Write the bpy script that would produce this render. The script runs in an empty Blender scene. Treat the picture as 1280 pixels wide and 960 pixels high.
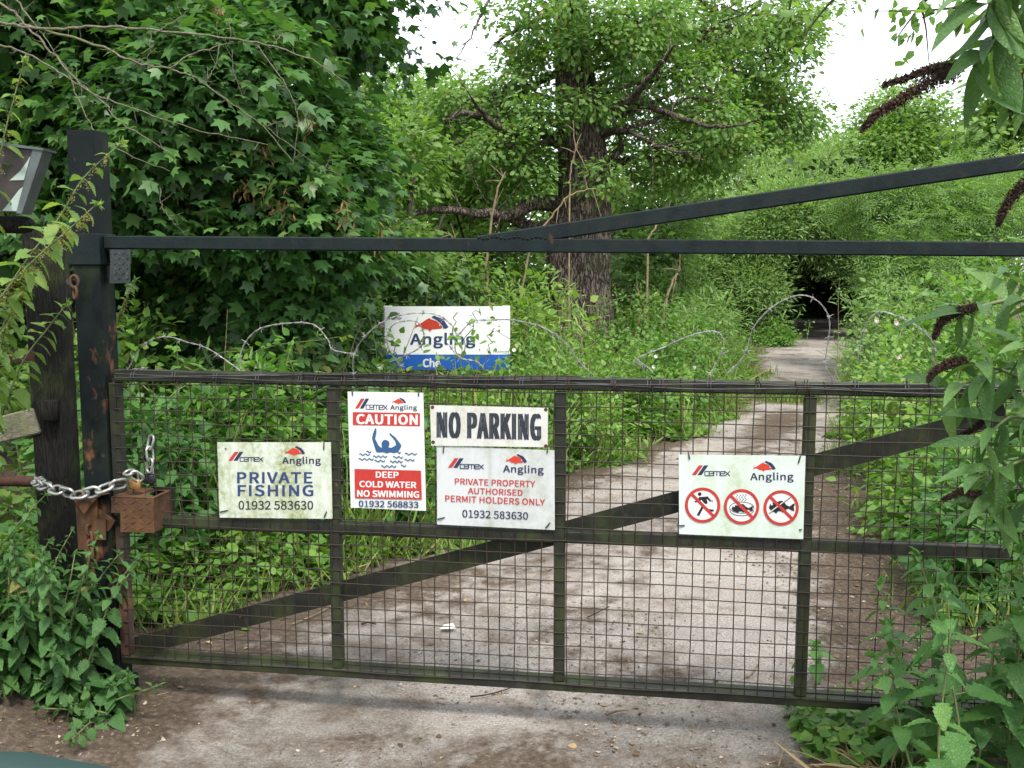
import bpy, math, random
import numpy as np
from mathutils import Vector

R = math.radians
C = bpy.context.scene.collection
scn = bpy.context.scene
rng = np.random.default_rng(11)

# ------------------------------------------------------------------ camera, sky, sun, exposure
F = 1244.4                      # 35 mm lens on a 36 mm wide frame, in photo pixels
PITCH = math.atan(145 / F)
CAMH = 1.6
cam_d = bpy.data.cameras.new('camera')
cam_d.lens = 35.0
cam_d.sensor_width = 36.0
cam_d.clip_start = 0.05
cam_d.clip_end = 600
cam = bpy.data.objects.new('camera', cam_d)
C.objects.link(cam)
cam.location = (0, 0, CAMH)
cam.rotation_euler = (math.pi / 2 - PITCH, 0, 0)
scn.camera = cam

SUN_EL, SUN_AZ = R(58), R(168)  # azimuth clockwise from +Y: behind the camera
world = bpy.data.worlds.new('World')
scn.world = world
world.use_nodes = True
wn, wl = world.node_tree.nodes, world.node_tree.links
wn.clear()
w_out = wn.new('ShaderNodeOutputWorld')
w_bg = wn.new('ShaderNodeBackground')
w_bg.inputs['Strength'].default_value = 0.10
w_sky = wn.new('ShaderNodeTexSky')
w_sky.sky_type = 'NISHITA'
w_sky.sun_disc = False
w_sky.sun_elevation = SUN_EL
w_sky.sun_rotation = SUN_AZ
w_sky.dust_density = 3.0
w_mix = wn.new('ShaderNodeMix')
w_mix.data_type = 'RGBA'
w_mix.inputs['Factor'].default_value = 0.78
w_mix.inputs['B'].default_value = (7.3, 7.6, 8.0, 1)     # bright overcast veil over the blue
wl.new(w_sky.outputs['Color'], w_mix.inputs['A'])
wl.new(w_mix.outputs['Result'], w_bg.inputs['Color'])
wl.new(w_bg.outputs['Background'], w_out.inputs['Surface'])

sun_d = bpy.data.lights.new('sun', 'SUN')
sun_d.energy = 1.5
sun_d.angle = R(10)
sun_d.color = (1.0, 0.955, 0.88)
sun = bpy.data.objects.new('sun', sun_d)
C.objects.link(sun)
sdir = Vector((math.sin(SUN_AZ) * math.cos(SUN_EL), math.cos(SUN_AZ) * math.cos(SUN_EL), math.sin(SUN_EL)))
sun.rotation_euler = sdir.to_track_quat('Z', 'Y').to_euler()
sun.location = sdir * 40

scn.view_settings.view_transform = 'Standard'
scn.view_settings.look = 'None'
scn.view_settings.gamma = 1
scn.view_settings.use_curve_mapping = False
scn.view_settings.exposure = 1.68
scn.render.engine = 'CYCLES'
cy = scn.cycles
cy.use_denoising = True
try:
    cy.denoiser = 'OPENIMAGEDENOISE'
    cy.denoising_input_passes = 'RGB_ALBEDO_NORMAL'
except Exception:
    pass
cy.max_bounces = 10
cy.diffuse_bounces = 7
cy.glossy_bounces = 3
cy.transmission_bounces = 8
cy.caustics_reflective = False
cy.caustics_refractive = False
cy.sample_clamp_indirect = 6

# ------------------------------------------------------------------ geometry helpers
cP, sP = math.cos(PITCH), math.sin(PITCH)
EYE = np.array([0, 0, CAMH])


def ray(px, py):
    x, y = (px - 640) / F, (480 - py) / F
    return np.array([x, cP + y * sP, -sP + y * cP])


def at(px, py, Y):
    d = ray(px, py)
    return EYE + d * (Y / d[1])


def gnd(px, py, z=0.0):
    d = ray(px, py)
    return EYE + d * ((z - CAMH) / d[2])


GA = R(8)                                             # the gate runs a little towards the camera on its right
GU = np.array([math.cos(GA), -math.sin(GA), 0])
GN = np.array([-math.sin(GA), -math.cos(GA), 0])      # towards the camera
G0 = np.array([-1.55, 3.571, 0])


def G(u, z, off=0.0):
    return G0 + GU * u + GN * off + np.array([0, 0, z])


def gp(px, py, off=0.0):
    o = G0 + GN * off
    d = ray(px, py)
    return EYE + d * (np.dot(o - EYE, GN) / np.dot(d, GN))


def guz(px, py):
    p = gp(px, py) - G0
    return float(p @ GU), float(p[2])


def nrm(a):
    return a / np.maximum(np.linalg.norm(a, axis=-1, keepdims=True), 1e-9)


def hash3(i, j, k):
    n = (i * 374761393 + j * 668265263 + k * 2147483647 * 3) & 0xFFFFFFFF
    n = ((n ^ (n >> 13)) * 1274126177) & 0xFFFFFFFF
    return ((n ^ (n >> 16)) & 0xFFFF) / 65535.0


def vnoise(p):
    p = np.asarray(p, float)
    i = np.floor(p).astype(np.int64)
    f = p - i
    f = f * f * (3 - 2 * f)
    r = 0
    for a in (0, 1):
        for b in (0, 1):
            for c in (0, 1):
                w = (f[..., 0] if a else 1 - f[..., 0]) * (f[..., 1] if b else 1 - f[..., 1]) * (f[..., 2] if c else 1 - f[..., 2])
                r = r + w * hash3(i[..., 0] + a, i[..., 1] + b, i[..., 2] + c)
    return r


WL = {}


class MB:
    """collects shapes and links them as one mesh object"""

    def __init__(s):
        s.ch = []
        s.n = 0

    def add(s, V, Fs, tint=None):
        V = np.asarray(V, float).reshape(-1, 3)
        Fs = np.asarray(Fs, np.int64)
        if len(V) == 0 or len(Fs) == 0:
            return s
        if tint is None:
            tint = 0.5
        T = np.broadcast_to(np.asarray(tint, float), (len(Fs),))
        s.ch.append((V, Fs + s.n, T))
        s.n += len(V)
        return s

    def poly(s, pts):
        return s.add(pts, [list(range(len(pts)))])

    def hexa(s, P, tint=None):
        """P: 8 points, bottom 4 then top 4, in the same turn"""
        return s.add(P, [[0, 3, 2, 1], [4, 5, 6, 7], [0, 1, 5, 4], [1, 2, 6, 5], [2, 3, 7, 6], [3, 0, 4, 7]], tint)

    def box(s, c, ax, half, bev=0.0):
        c = np.asarray(c, float)
        a = [np.asarray(v, float) for v in ax]
        if bev <= 0:
            P = [c + a[0] * half[0] * i + a[1] * half[1] * j + a[2] * half[2] * k
                 for k in (-1, 1) for (i, j) in ((-1, -1), (1, -1), (1, 1), (-1, 1))]
            return s.hexa(P)
        b = bev
        x, y, z = half
        rings = []
        for (kz, ins) in ((-z, b), (-z + b, 0), (z - b, 0), (z, b)):
            X, Y = x - ins, y - ins
            q = b if ins == 0 else b * 0.6
            rings.append([c + a[0] * i + a[1] * j + a[2] * kz for (i, j) in
                          ((-X + q, -Y), (X - q, -Y), (X, -Y + q), (X, Y - q), (X - q, Y), (-X + q, Y), (-X, Y - q), (-X, -Y + q))])
        V = np.array(rings).reshape(-1, 3)
        Fq = [[r * 8 + i, r * 8 + (i + 1) % 8, (r + 1) * 8 + (i + 1) % 8, (r + 1) * 8 + i] for r in range(3) for i in range(8)]
        s.add(V, Fq)
        s.add(rings[0][::-1], [list(range(8))])
        s.add(rings[3], [list(range(8))])
        return s

    def bar(s, p, q, w, h, up=(0, 0, 1), bev=0.0):
        """a straight bar of section w (sideways) by h (along up)"""
        p, q = np.asarray(p, float), np.asarray(q, float)
        d = q - p
        L = np.linalg.norm(d)
        d = d / L
        x = nrm(np.cross(d, up))
        y = np.cross(x, d)
        return s.box((p + q) / 2, (x, y, d), (w / 2, h / 2, L / 2), bev)

    def tube(s, P, r, seg=6, cap=True, tint=None, closed=False):
        P = np.asarray(P, float)
        n = len(P)
        r = np.broadcast_to(np.asarray(r, float), (n,))
        if closed:
            T = nrm(np.roll(P, -1, 0) - np.roll(P, 1, 0))
        else:
            T = nrm(np.gradient(P, axis=0))
        a = np.array([0, 0, 1.0]) if abs(T[0][2]) < 0.9 else np.array([1.0, 0, 0])
        N = [nrm(np.cross(T[0], a))]
        for i in range(1, n):
            v = N[-1] - T[i] * np.dot(N[-1], T[i])
            N.append(nrm(v))
        N = np.array(N)
        B = np.cross(T, N)
        an = np.linspace(0, 2 * np.pi, seg, endpoint=False)
        V = P[:, None, :] + r[:, None, None] * (np.cos(an)[None, :, None] * N[:, None, :] + np.sin(an)[None, :, None] * B[:, None, :])
        m = n if closed else n - 1
        i, j = np.meshgrid(np.arange(m), np.arange(seg), indexing='ij')
        i2 = (i + 1) % n
        j2 = (j + 1) % seg
        Fq = np.stack([i * seg + j, i * seg + j2, i2 * seg + j2, i2 * seg + j], -1).reshape(-1, 4)
        s.add(V.reshape(-1, 3), Fq, tint)
        if cap and not closed and seg > 3:
            s.add(V[0][::-1], [list(range(seg))], tint)
            s.add(V[-1], [list(range(seg))], tint)
        return s

    def build(s, name, mat, parent=None, loc=(0, 0, 0), smooth=True):
        me = bpy.data.meshes.new(name)
        if parent is not None:
            loc = WL[parent.name]
        V = np.concatenate([c[0] for c in s.ch]) - np.asarray(loc, float)
        me.vertices.add(len(V))
        me.vertices.foreach_set('co', V.astype(np.float32).ravel())
        li = np.concatenate([c[1].ravel() for c in s.ch]).astype(np.int32)
        tot = np.concatenate([np.full(len(c[1]), c[1].shape[1]) for c in s.ch])
        st = np.concatenate([[0], np.cumsum(tot)[:-1]]).astype(np.int32)
        me.loops.add(len(li))
        me.loops.foreach_set('vertex_index', li)
        me.polygons.add(len(tot))
        me.polygons.foreach_set('loop_start', st)
        me.polygons.foreach_set('use_smooth', np.full(len(tot), bool(smooth)))
        at_ = me.attributes.new('tint', 'FLOAT', 'FACE')
        at_.data.foreach_set('value', np.concatenate([c[2] for c in s.ch]).astype(np.float32))
        me.update(calc_edges=True)
        me.materials.append(mat)
        o = bpy.data.objects.new(name, me)
        C.objects.link(o)
        if parent is not None:
            o.parent = parent
        else:
            o.location = loc
        WL[o.name] = tuple(loc)
        return o


def thing(name, label, cat, loc, group=None):
    o = bpy.data.objects.new(name, None)
    o.empty_display_size = 0.1
    C.objects.link(o)
    o.location = tuple(float(v) for v in loc)
    WL[o.name] = tuple(float(v) for v in loc)
    return tag(o, label, cat, group)


def tag(o, label, cat, group=None):
    o['label'] = label
    o['category'] = cat
    if group:
        o['group'] = group
    return o


def kind(o, k):
    o['kind'] = k
    return o


def smoothpath(P, n=4, wob=0.0, r=None):
    """Catmull-Rom through the points"""
    P = np.asarray(P, float)
    Q = np.vstack([2 * P[0] - P[1], P, 2 * P[-1] - P[-2]])
    out = []
    for i in range(1, len(Q) - 2):
        for t in np.linspace(0, 1, n, endpoint=False):
            a, b, c, d = Q[i - 1], Q[i], Q[i + 1], Q[i + 2]
            out.append(0.5 * ((2 * b) + (c - a) * t + (2 * a - 5 * b + 4 * c - d) * t * t + (3 * b - a - 3 * c + d) * t ** 3))
    out.append(P[-1])
    out = np.array(out)
    if wob:
        out[1:-1] += (r or rng).normal(0, wob, out[1:-1].shape)
    return out


# ------------------------------------------------------------------ materials
def mat(name):
    m = bpy.data.materials.new(name)
    m.use_nodes = True
    nt = m.node_tree
    nt.nodes.clear()
    out = nt.nodes.new('ShaderNodeOutputMaterial')
    return m, nt, out


def col(c):
    return (c[0], c[1], c[2], 1)


def N(nt, t, **kw):
    n = nt.nodes.new('ShaderNode' + t)
    for k, v in kw.items():
        if hasattr(n, k) and not k[0].isupper():
            setattr(n, k, v)
        else:
            n.inputs[k.replace('_', ' ')].default_value = v
    return n


def noise(nt, scale, detail=4, rough=0.55, coord=None, dist=0.0):
    n = nt.nodes.new('ShaderNodeTexNoise')
    n.inputs['Scale'].default_value = scale
    n.inputs['Detail'].default_value = detail
    n.inputs['Roughness'].default_value = rough
    n.inputs['Distortion'].default_value = dist
    if coord:
        nt.links.new(coord, n.inputs['Vector'])
    return n.outputs['Fac']


def ramp(nt, fac, stops):
    r = nt.nodes.new('ShaderNodeValToRGB')
    e = r.color_ramp.elements
    e[0].position, e[0].color = stops[0][0], col(stops[0][1])
    e[1].position, e[1].color = stops[-1][0], col(stops[-1][1])
    for p, c in stops[1:-1]:
        x = e.new(p)
        x.color = col(c)
    nt.links.new(fac, r.inputs['Fac'])
    return r.outputs['Color']


def step(nt, fac, lo, hi):
    m = nt.nodes.new('ShaderNodeMapRange')
    m.inputs['From Min'].default_value = lo
    m.inputs['From Max'].default_value = hi
    m.clamp = True
    nt.links.new(fac, m.inputs['Value'])
    return m.outputs['Result']


def mixc(nt, fac, a, b, mode='MIX'):
    m = nt.nodes.new('ShaderNodeMix')
    m.data_type = 'RGBA'
    m.blend_type = mode
    for sock, v in (('Factor', fac), ('A', a), ('B', b)):
        if isinstance(v, (int, float)):
            m.inputs[sock].default_value = v
        elif isinstance(v, tuple):
            m.inputs[sock].default_value = col(v)
        else:
            nt.links.new(v, m.inputs[sock])
    return m.outputs['Result']


def math_(nt, op, a, b=0.0):
    m = nt.nodes.new('ShaderNodeMath')
    m.operation = op
    for i, v in enumerate((a, b)):
        if isinstance(v, (int, float)):
            m.inputs[i].default_value = v
        else:
            nt.links.new(v, m.inputs[i])
    return m.outputs[0]


def bsdf(nt, out, color, rough=0.6, metal=0.0, spec=0.5, bump=None, bstr=0.3, bdist=0.01):
    b = nt.nodes.new('ShaderNodeBsdfPrincipled')
    for sock, v in (('Base Color', color), ('Roughness', rough), ('Metallic', metal)):
        if isinstance(v, (int, float)):
            b.inputs[sock].default_value = v
        elif isinstance(v, tuple):
            b.inputs[sock].default_value = col(v)
        else:
            nt.links.new(v, b.inputs[sock])
    b.inputs['Specular IOR Level'].default_value = spec
    if bump is not None:
        bn = nt.nodes.new('ShaderNodeBump')
        bn.inputs['Strength'].default_value = bstr
        bn.inputs['Distance'].default_value = bdist
        nt.links.new(bump, bn.inputs['Height'])
        nt.links.new(bn.outputs['Normal'], b.inputs['Normal'])
    if out is not None:
        nt.links.new(b.outputs['BSDF'], out.inputs['Surface'])
    return b


def objco(nt):
    return nt.nodes.new('ShaderNodeNewGeometry').outputs['Position']


def leaf_mat(name, stops, trans=0.35, rough=0.45, spec=0.35, tcol=None, quilt=0.0):
    """stops: leaf colours over the per-leaf 'tint' value"""
    m, nt, out = mat(name)
    a = nt.nodes.new('ShaderNodeAttribute')
    a.attribute_name = 'tint'
    c = ramp(nt, a.outputs['Fac'], stops)
    nz = noise(nt, 60, 2, coord=objco(nt))
    c2 = mixc(nt, step(nt, nz, 0.35, 0.75), c, mixc(nt, 1.0, c, (1.25, 1.2, 0.95), 'MULTIPLY'))
    if quilt:
        vv = nt.nodes.new('ShaderNodeTexVoronoi')
        vv.feature = 'DISTANCE_TO_EDGE'
        vv.inputs['Scale'].default_value = quilt
        nt.links.new(objco(nt), vv.inputs['Vector'])
        e = step(nt, vv.outputs['Distance'], 0.0, 0.22)
        c2 = mixc(nt, e, mixc(nt, 1.0, c2, (.86, .90, .82), 'MULTIPLY'), c2)
        b = bsdf(nt, None, c2, rough, 0, spec, bump=e, bstr=.55, bdist=.002)
    else:
        b = bsdf(nt, None, c2, rough, 0, spec)
    t = nt.nodes.new('ShaderNodeBsdfTranslucent')
    tc = mixc(nt, 1.0, c2, tcol or (1.38, 1.45, 0.66), 'MULTIPLY')
    nt.links.new(tc, t.inputs['Color'])
    mx = nt.nodes.new('ShaderNodeMixShader')
    mx.inputs['Fac'].default_value = trans
    nt.links.new(b.outputs['BSDF'], mx.inputs[1])
    nt.links.new(t.outputs['BSDF'], mx.inputs[2])
    nt.links.new(mx.outputs['Shader'], out.inputs['Surface'])
    return m


def simple(name, c, rough=0.6, metal=0.0, var=0.0, scale=20, spec=0.5):
    m, nt, out = mat(name)
    if var:
        f = noise(nt, scale, 4, coord=objco(nt))
        d = tuple(x * (1 - var) for x in c)
        e = tuple(min(1, x * (1 + var)) for x in c)
        c = ramp(nt, f, [(0.3, d), (0.7, e)])
    bsdf(nt, out, c, rough, metal, spec)
    return m


def weathered(name, base, patches, rough=0.45, metal=0.0, bump=0.2, spec=0.5):
    """painted steel with patches: [(colour, scale, lo, hi), ...]"""
    m, nt, out = mat(name)
    p = objco(nt)
    f0 = noise(nt, 14, 4, coord=p)
    c = ramp(nt, f0, [(0.3, tuple(x * 0.7 for x in base)), (0.7, tuple(x * 1.35 for x in base))])
    for i, (pc, sc, lo, hi) in enumerate(patches):
        mp = nt.nodes.new('ShaderNodeMapping')
        mp.inputs['Location'].default_value = (i * 7.3 + 1, i * 3.1, i * 5.7)
        mp.inputs['Scale'].default_value = (1, 1, 0.6)
        nt.links.new(p, mp.inputs['Vector'])
        f = noise(nt, sc, 6, 0.65, coord=mp.outputs['Vector'])
        c = mixc(nt, step(nt, f, lo, hi), c, pc)
    h = noise(nt, 120, 3, coord=p)
    bsdf(nt, out, c, ramp(nt, f0, [(0.3, (rough - .1,) * 3), (0.7, (rough + .15,) * 3)]), metal, spec, bump=h, bstr=bump, bdist=0.004)
    return m


def bark_mat(name, a, b, moss, msc=3, ml=0.55, mh=0.7, vs=(9, 9, 1.6), scale=3.0, bstr=0.9, bdist=0.05):
    m, nt, out = mat(name)
    p = objco(nt)
    mp = nt.nodes.new('ShaderNodeMapping')
    mp.inputs['Scale'].default_value = vs
    nt.links.new(p, mp.inputs['Vector'])
    v = nt.nodes.new('ShaderNodeTexVoronoi')
    v.feature = 'DISTANCE_TO_EDGE'
    v.inputs['Scale'].default_value = scale
    v.inputs['Randomness'].default_value = 1
    nz = nt.nodes.new('ShaderNodeTexNoise')
    nz.inputs['Scale'].default_value = 3
    nt.links.new(mp.outputs['Vector'], nz.inputs['Vector'])
    av = nt.nodes.new('ShaderNodeVectorMath')
    av.operation = 'MULTIPLY_ADD'
    nt.links.new(nz.outputs['Color'], av.inputs[0])
    av.inputs[1].default_value = (0.8, 0.8, 0.8)
    nt.links.new(mp.outputs['Vector'], av.inputs[2])
    nt.links.new(av.outputs['Vector'], v.inputs['Vector'])
    e = step(nt, v.outputs['Distance'], 0.0, 0.16)
    f = noise(nt, 25, 5, coord=p)
    hgt = math_(nt, 'ADD', e, math_(nt, 'MULTIPLY', f, 0.6))
    c = mixc(nt, e, a, b)
    c = mixc(nt, step(nt, f, 0.3, 0.8), mixc(nt, 1.0, c, (0.7, 0.7, 0.7), 'MULTIPLY'), c)
    c = mixc(nt, step(nt, noise(nt, msc, 5, coord=p), ml, mh), c, moss)
    bsdf(nt, out, c, 0.9, 0, 0.2, bump=hgt, bstr=bstr, bdist=bdist)
    return m


M = {}
# leaves
M['syc'] = leaf_mat('sycamore leaf', [(0, (.023, .068, .021)), (.45, (.050, .130, .038)), (.85, (.095, .205, .055)), (.985, (.12, .22, .065)), (1, (.12, .19, .055))], .36, .42, .45)
M['oakleaf'] = leaf_mat('oak leaf', [(0, (.075, .160, .042)), (.5, (.135, .250, .072)), (.9, (.215, .335, .105)), (1, (.27, .27, .09))], .46, .5, .3)
M['hazel'] = leaf_mat('hazel leaf', [(0, (.070, .15, .034)), (.5, (.122, .228, .055)), (.92, (.185, .30, .08)), (1, (.21, .28, .085))], .44, .5, .3)
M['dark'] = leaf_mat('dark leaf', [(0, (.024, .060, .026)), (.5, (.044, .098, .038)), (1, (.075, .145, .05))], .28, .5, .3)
M['shade'] = leaf_mat('shade dark hedge leaf', [(0, (.012, .032, .011)), (.5, (.022, .052, .017)), (1, (.04, .08, .025))], .08, .6, .2)  # leaf colour itself darkened to deepen the shade in the lane tunnel
M['willow'] = leaf_mat('willow leaf', [(0, (.115, .20, .075)), (.5, (.175, .285, .11)), (1, (.25, .36, .155))], .46, .55, .25)
M['ash'] = leaf_mat('ash leaf', [(0, (.09, .175, .052)), (.5, (.135, .240, .080)), (1, (.205, .325, .12))], .44, .5, .3)
M['bramble'] = leaf_mat('bramble leaf', [(0, (.060, .145, .026)), (.5, (.108, .230, .044)), (.95, (.185, .315, .066)), (1, (.22, .31, .085))], .42, .45, .35)
M['nettle'] = leaf_mat('nettle leaf', [(0, (.045, .120, .034)), (.5, (.072, .180, .048)), (1, (.12, .24, .065))], .36, .45, .35, quilt=110)
M['balm'] = leaf_mat('small nettle leaf', [(0, (.032, .088, .026)), (.5, (.052, .135, .038)), (.95, (.09, .19, .055)), (1, (.16, .16, .05))], .32, .45, .35, quilt=130)
M['nettle_pale'] = leaf_mat('pale nettle leaf', [(0, (.10, .18, .05)), (.5, (.15, .25, .07)), (1, (.22, .30, .09))], .42, .5, .3, quilt=110)
M['buddleia'] = leaf_mat('buddleia leaf', [(0, (.050, .115, .038)), (.5, (.085, .175, .056)), (1, (.145, .25, .085))], .34, .5, .3, quilt=90)
M['under'] = leaf_mat('ground cover leaf', [(0, (.055, .13, .024)), (.5, (.10, .215, .040)), (.96, (.17, .29, .06)), (1, (.18, .25, .07))], .38, .45, .35)
M['grass'] = leaf_mat('grass', [(0, (.09, .145, .035)), (.6, (.14, .225, .055)), (.9, (.20, .27, .075)), (1, (.30, .24, .12))], .36, .55, .25)
M['seed'] = leaf_mat('nettle seed', [(0, (.18, .19, .06)), (1, (.29, .27, .10))], .25, .7, .1)
M['keys'] = leaf_mat('sycamore keys', [(0, (.13, .075, .035)), (1, (.24, .16, .08))], .25, .7, .2)
M['brownhead'] = simple('dry flower head', (.072, .046, .034), .9, var=.5, scale=300, spec=.1)
M['petal'] = simple('white petal', (.75, .73, .70), .6)
M['pink'] = simple('pink petal', (.62, .40, .48), .6)
# wood
M['oakbark'] = bark_mat('oak bark', (.045, .036, .030), (.215, .170, .140), (.11, .12, .065), 2.0, .58, .78)
M['bark'] = bark_mat('smooth bark', (.05, .045, .035), (.10, .088, .065), (.07, .085, .035), 5, .48, .7, vs=(14, 14, 6), bstr=.5, bdist=.01)
M['darkbark'] = bark_mat('dark bark', (.025, .02, .016), (.06, .05, .038), (.04, .05, .02), 5, .5, .7, vs=(14, 14, 6), bstr=.5, bdist=.01)
M['deadwood'] = bark_mat('lichened twig', (.10, .088, .065), (.20, .18, .135), (.12, .135, .06), 9, .5, .62, vs=(20, 20, 20), bstr=.5, bdist=.004)
M['stem'] = simple('green stem', (.11, .15, .05), .6, var=.3, scale=40)
M['cane'] = simple('dry cane', (.20, .155, .095), .8, var=.35, scale=30, spec=.2)
M['postwood'] = bark_mat('dark mossy timber', (.006, .006, .005), (.015, .014, .011), (.028, .036, .010), 6, .52, .72, vs=(30, 30, 3), bstr=.7, bdist=.008)
M['greywood'] = bark_mat('weathered rail', (.14, .13, .09), (.26, .24, .17), (.17, .19, .08), 6, .5, .7, vs=(6, 40, 40), bstr=.4, bdist=.004)
# metal
RUST = (.135, .060, .032)
M['post'] = weathered('black post paint', (.006, .009, .009), [((.013, .019, .010), 9, .50, .68), (RUST, 7, .60, .68)], .55, 0, .2, .12)
M['bar'] = weathered('green black bar paint', (.006, .011, .0115), [((.012, .017, .014), 25, .50, .7), ((.045, .026, .016), 18, .64, .72)], .5, 0, .25, .16)
M['gate'] = weathered('algae covered gate', (.012, .013, .009), [((.028, .037, .011), 7, .47, .66), ((.04, .037, .028), 22, .60, .72), (RUST, 16, .66, .72)], .6, 0, .2, .3)
M['rustgate'] = weathered('rusted gate stile', (.048, .022, .014), [((.03, .03, .02), 9, .5, .65), (RUST, 12, .5, .6)], .75)
M['wire'] = weathered('rusty mesh wire', (.022, .016, .011), [((.045, .026, .016), 30, .5, .65)], .6, .2)
M['lash'] = weathered('dull lashing wire', (.075, .075, .075), [((.05, .035, .025), 20, .5, .65)], .45, .5)
M['rust'] = weathered('rust', (.068, .034, .017), [((.115, .054, .023), 24, .48, .66), ((.06, .036, .028), 14, .52, .68)], .8, 0, .5, .25)
M['rustdark'] = weathered('dark rust', (.042, .021, .015), [((.075, .034, .02), 20, .5, .65)], .8, 0, .5, .25)
M['treadplate'] = weathered('dark tread plate', (.024, .030, .031), [((.05, .056, .05), 30, .5, .65)], .42, .3)
M['galv'] = weathered('galvanised wire', (.30, .30, .285), [((.17, .16, .14), 60, .5, .65)], .42, .55)
M['chain'] = weathered('galvanised chain', (.36, .36, .34), [((.17, .16, .14), 40, .52, .7)], .34, .75)
M['brass'] = weathered('tarnished brass', (.40, .23, .09), [((.25, .14, .06), 60, .5, .6)], .45, .6)
M['blackplastic'] = simple('black plastic', (.016, .016, .018), .45)
M['panelface'] = weathered('brown metal panel', (.030, .022, .018), [((.05, .035, .026), 12, .5, .7)], .5)
M['panelrim'] = weathered('grey panel rim', (.065, .08, .08), [((.04, .05, .04), 20, .5, .7)], .55)
M['sticker'] = simple('torn sticker', (.30, .37, .32), .6, var=.08)


def sign_mat(name, white, algae, lo, hi, sc):
    m, nt, out = mat(name)
    p = objco(nt)
    mp = nt.nodes.new('ShaderNodeMapping')
    mp.inputs['Scale'].default_value = (1, 1, 0.45)
    nt.links.new(p, mp.inputs['Vector'])
    f = noise(nt, sc, 7, 0.68, coord=mp.outputs['Vector'])
    g = noise(nt, sc * 5, 4, 0.6, coord=p)
    msk = math_(nt, 'MULTIPLY', step(nt, f, lo, hi), step(nt, g, 0.25, 0.6))
    c = mixc(nt, msk, white, algae)
    m2 = nt.nodes.new('ShaderNodeMapping')
    m2.inputs['Scale'].default_value = (1, 1, 0.07)
    nt.links.new(p, m2.inputs['Vector'])
    drip = step(nt, noise(nt, 34, 3, .5, coord=m2.outputs['Vector']), .56, .76)
    c = mixc(nt, math_(nt, 'MULTIPLY', drip, .45), c, algae)
    c = mixc(nt, math_(nt, 'MULTIPLY', step(nt, noise(nt, 160, 3, coord=p), .62, .72), 0.35), c, (.30, .33, .22))
    bsdf(nt, out, c, 0.42, 0, 0.4)
    return m


M['signA'] = sign_mat('algae stained sign', (.52, .56, .49), (.20, .24, .08), .38, .62, 13)
M['signB'] = sign_mat('clean sign', (.56, .59, .56), (.52, .56, .38), .56, .75, 9)
M['signC'] = sign_mat('old enamel sign', (.50, .51, .475), (.34, .32, .22), .50, .74, 16)
M['signD'] = sign_mat('grey stained sign', (.48, .505, .505), (.28, .30, .24), .40, .66, 7)
M['signE'] = sign_mat('pale green stained sign', (.52, .59, .55), (.37, .44, .28), .44, .70, 9)
M['signS'] = sign_mat('white sign board', (.72, .74, .73), (.74, .78, .70), .6, .8, 6)
M['ink_blue'] = simple('blue ink', (0.0217, 0.0403, 0.1240), .45, var=.15, scale=60)
M['ink_navy'] = simple('navy ink', (0.0161, 0.0198, 0.0651), .45, var=.15, scale=60)
M['ink_swim'] = simple('mid blue ink', (0.0217, 0.0713, 0.1736), .45, var=.12, scale=60)
M['ink_red'] = simple('red ink', (0.3844, 0.0279, 0.0217), .45, var=.1, scale=60)
M['ink_orange'] = simple('orange red ink', (0.4464, 0.0341, 0.0155), .45, var=.08, scale=60)
M['ink_black'] = simple('black ink', (0.0074, 0.0081, 0.0112), .45, var=.2, scale=60)
M['ink_slate'] = simple('slate ink', (0.0161, 0.0211, 0.0298), .5, var=.3, scale=120)
M['ink_white'] = simple('white ink', (.57, .585, .57), .45)
M['board_blue'] = simple('board blue', (.010, .085, .36), .4, var=.08, scale=30)
M['carpaint'] = simple('blue green car paint', (.045, .085, .088), .28)
M['glassdark'] = simple('car glass', (.02, .025, .028), .08)
M['rubber'] = simple('rubber', (.02, .02, .02), .8)
M['chrome'] = simple('bright trim', (.6, .6, .6), .25, 1.0)
M['stone'] = leaf_mat('stones', [(0, (.075, .06, .046)), (.75, (.19, .155, .125)), (1, (.36, .31, .26))], .01, .85, .2)
M['litter'] = leaf_mat('dead leaves', [(0, (.07, .045, .03)), (.6, (.17, .11, .065)), (1, (.36, .27, .17))], .1, .8, .15)
M['hay'] = leaf_mat('dead grass', [(0, (.14, .105, .06)), (1, (.33, .25, .15))], .15, .8, .15)
M['paper'] = simple('paper scrap', (.75, .72, .66), .7)


def soil_nodes(nt, p):
    big = noise(nt, 1.1, 6, .6, coord=p)
    fine = noise(nt, 38, 6, .7, coord=p)
    soil = ramp(nt, fine, [(.25, (.040, .030, .022)), (.5, (.092, .068, .050)), (.72, (.18, .142, .108))])
    soil = mixc(nt, step(nt, big, .45, .65), soil, mixc(nt, 1.0, soil, (.72, .70, .66), 'MULTIPLY'))
    return soil, fine


m, nt, out = mat('soil')
p = objco(nt)
soil, fine = soil_nodes(nt, p)
bsdf(nt, out, soil, .95, 0, .15, bump=fine, bstr=.8, bdist=.03)
M['soil'] = m

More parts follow.
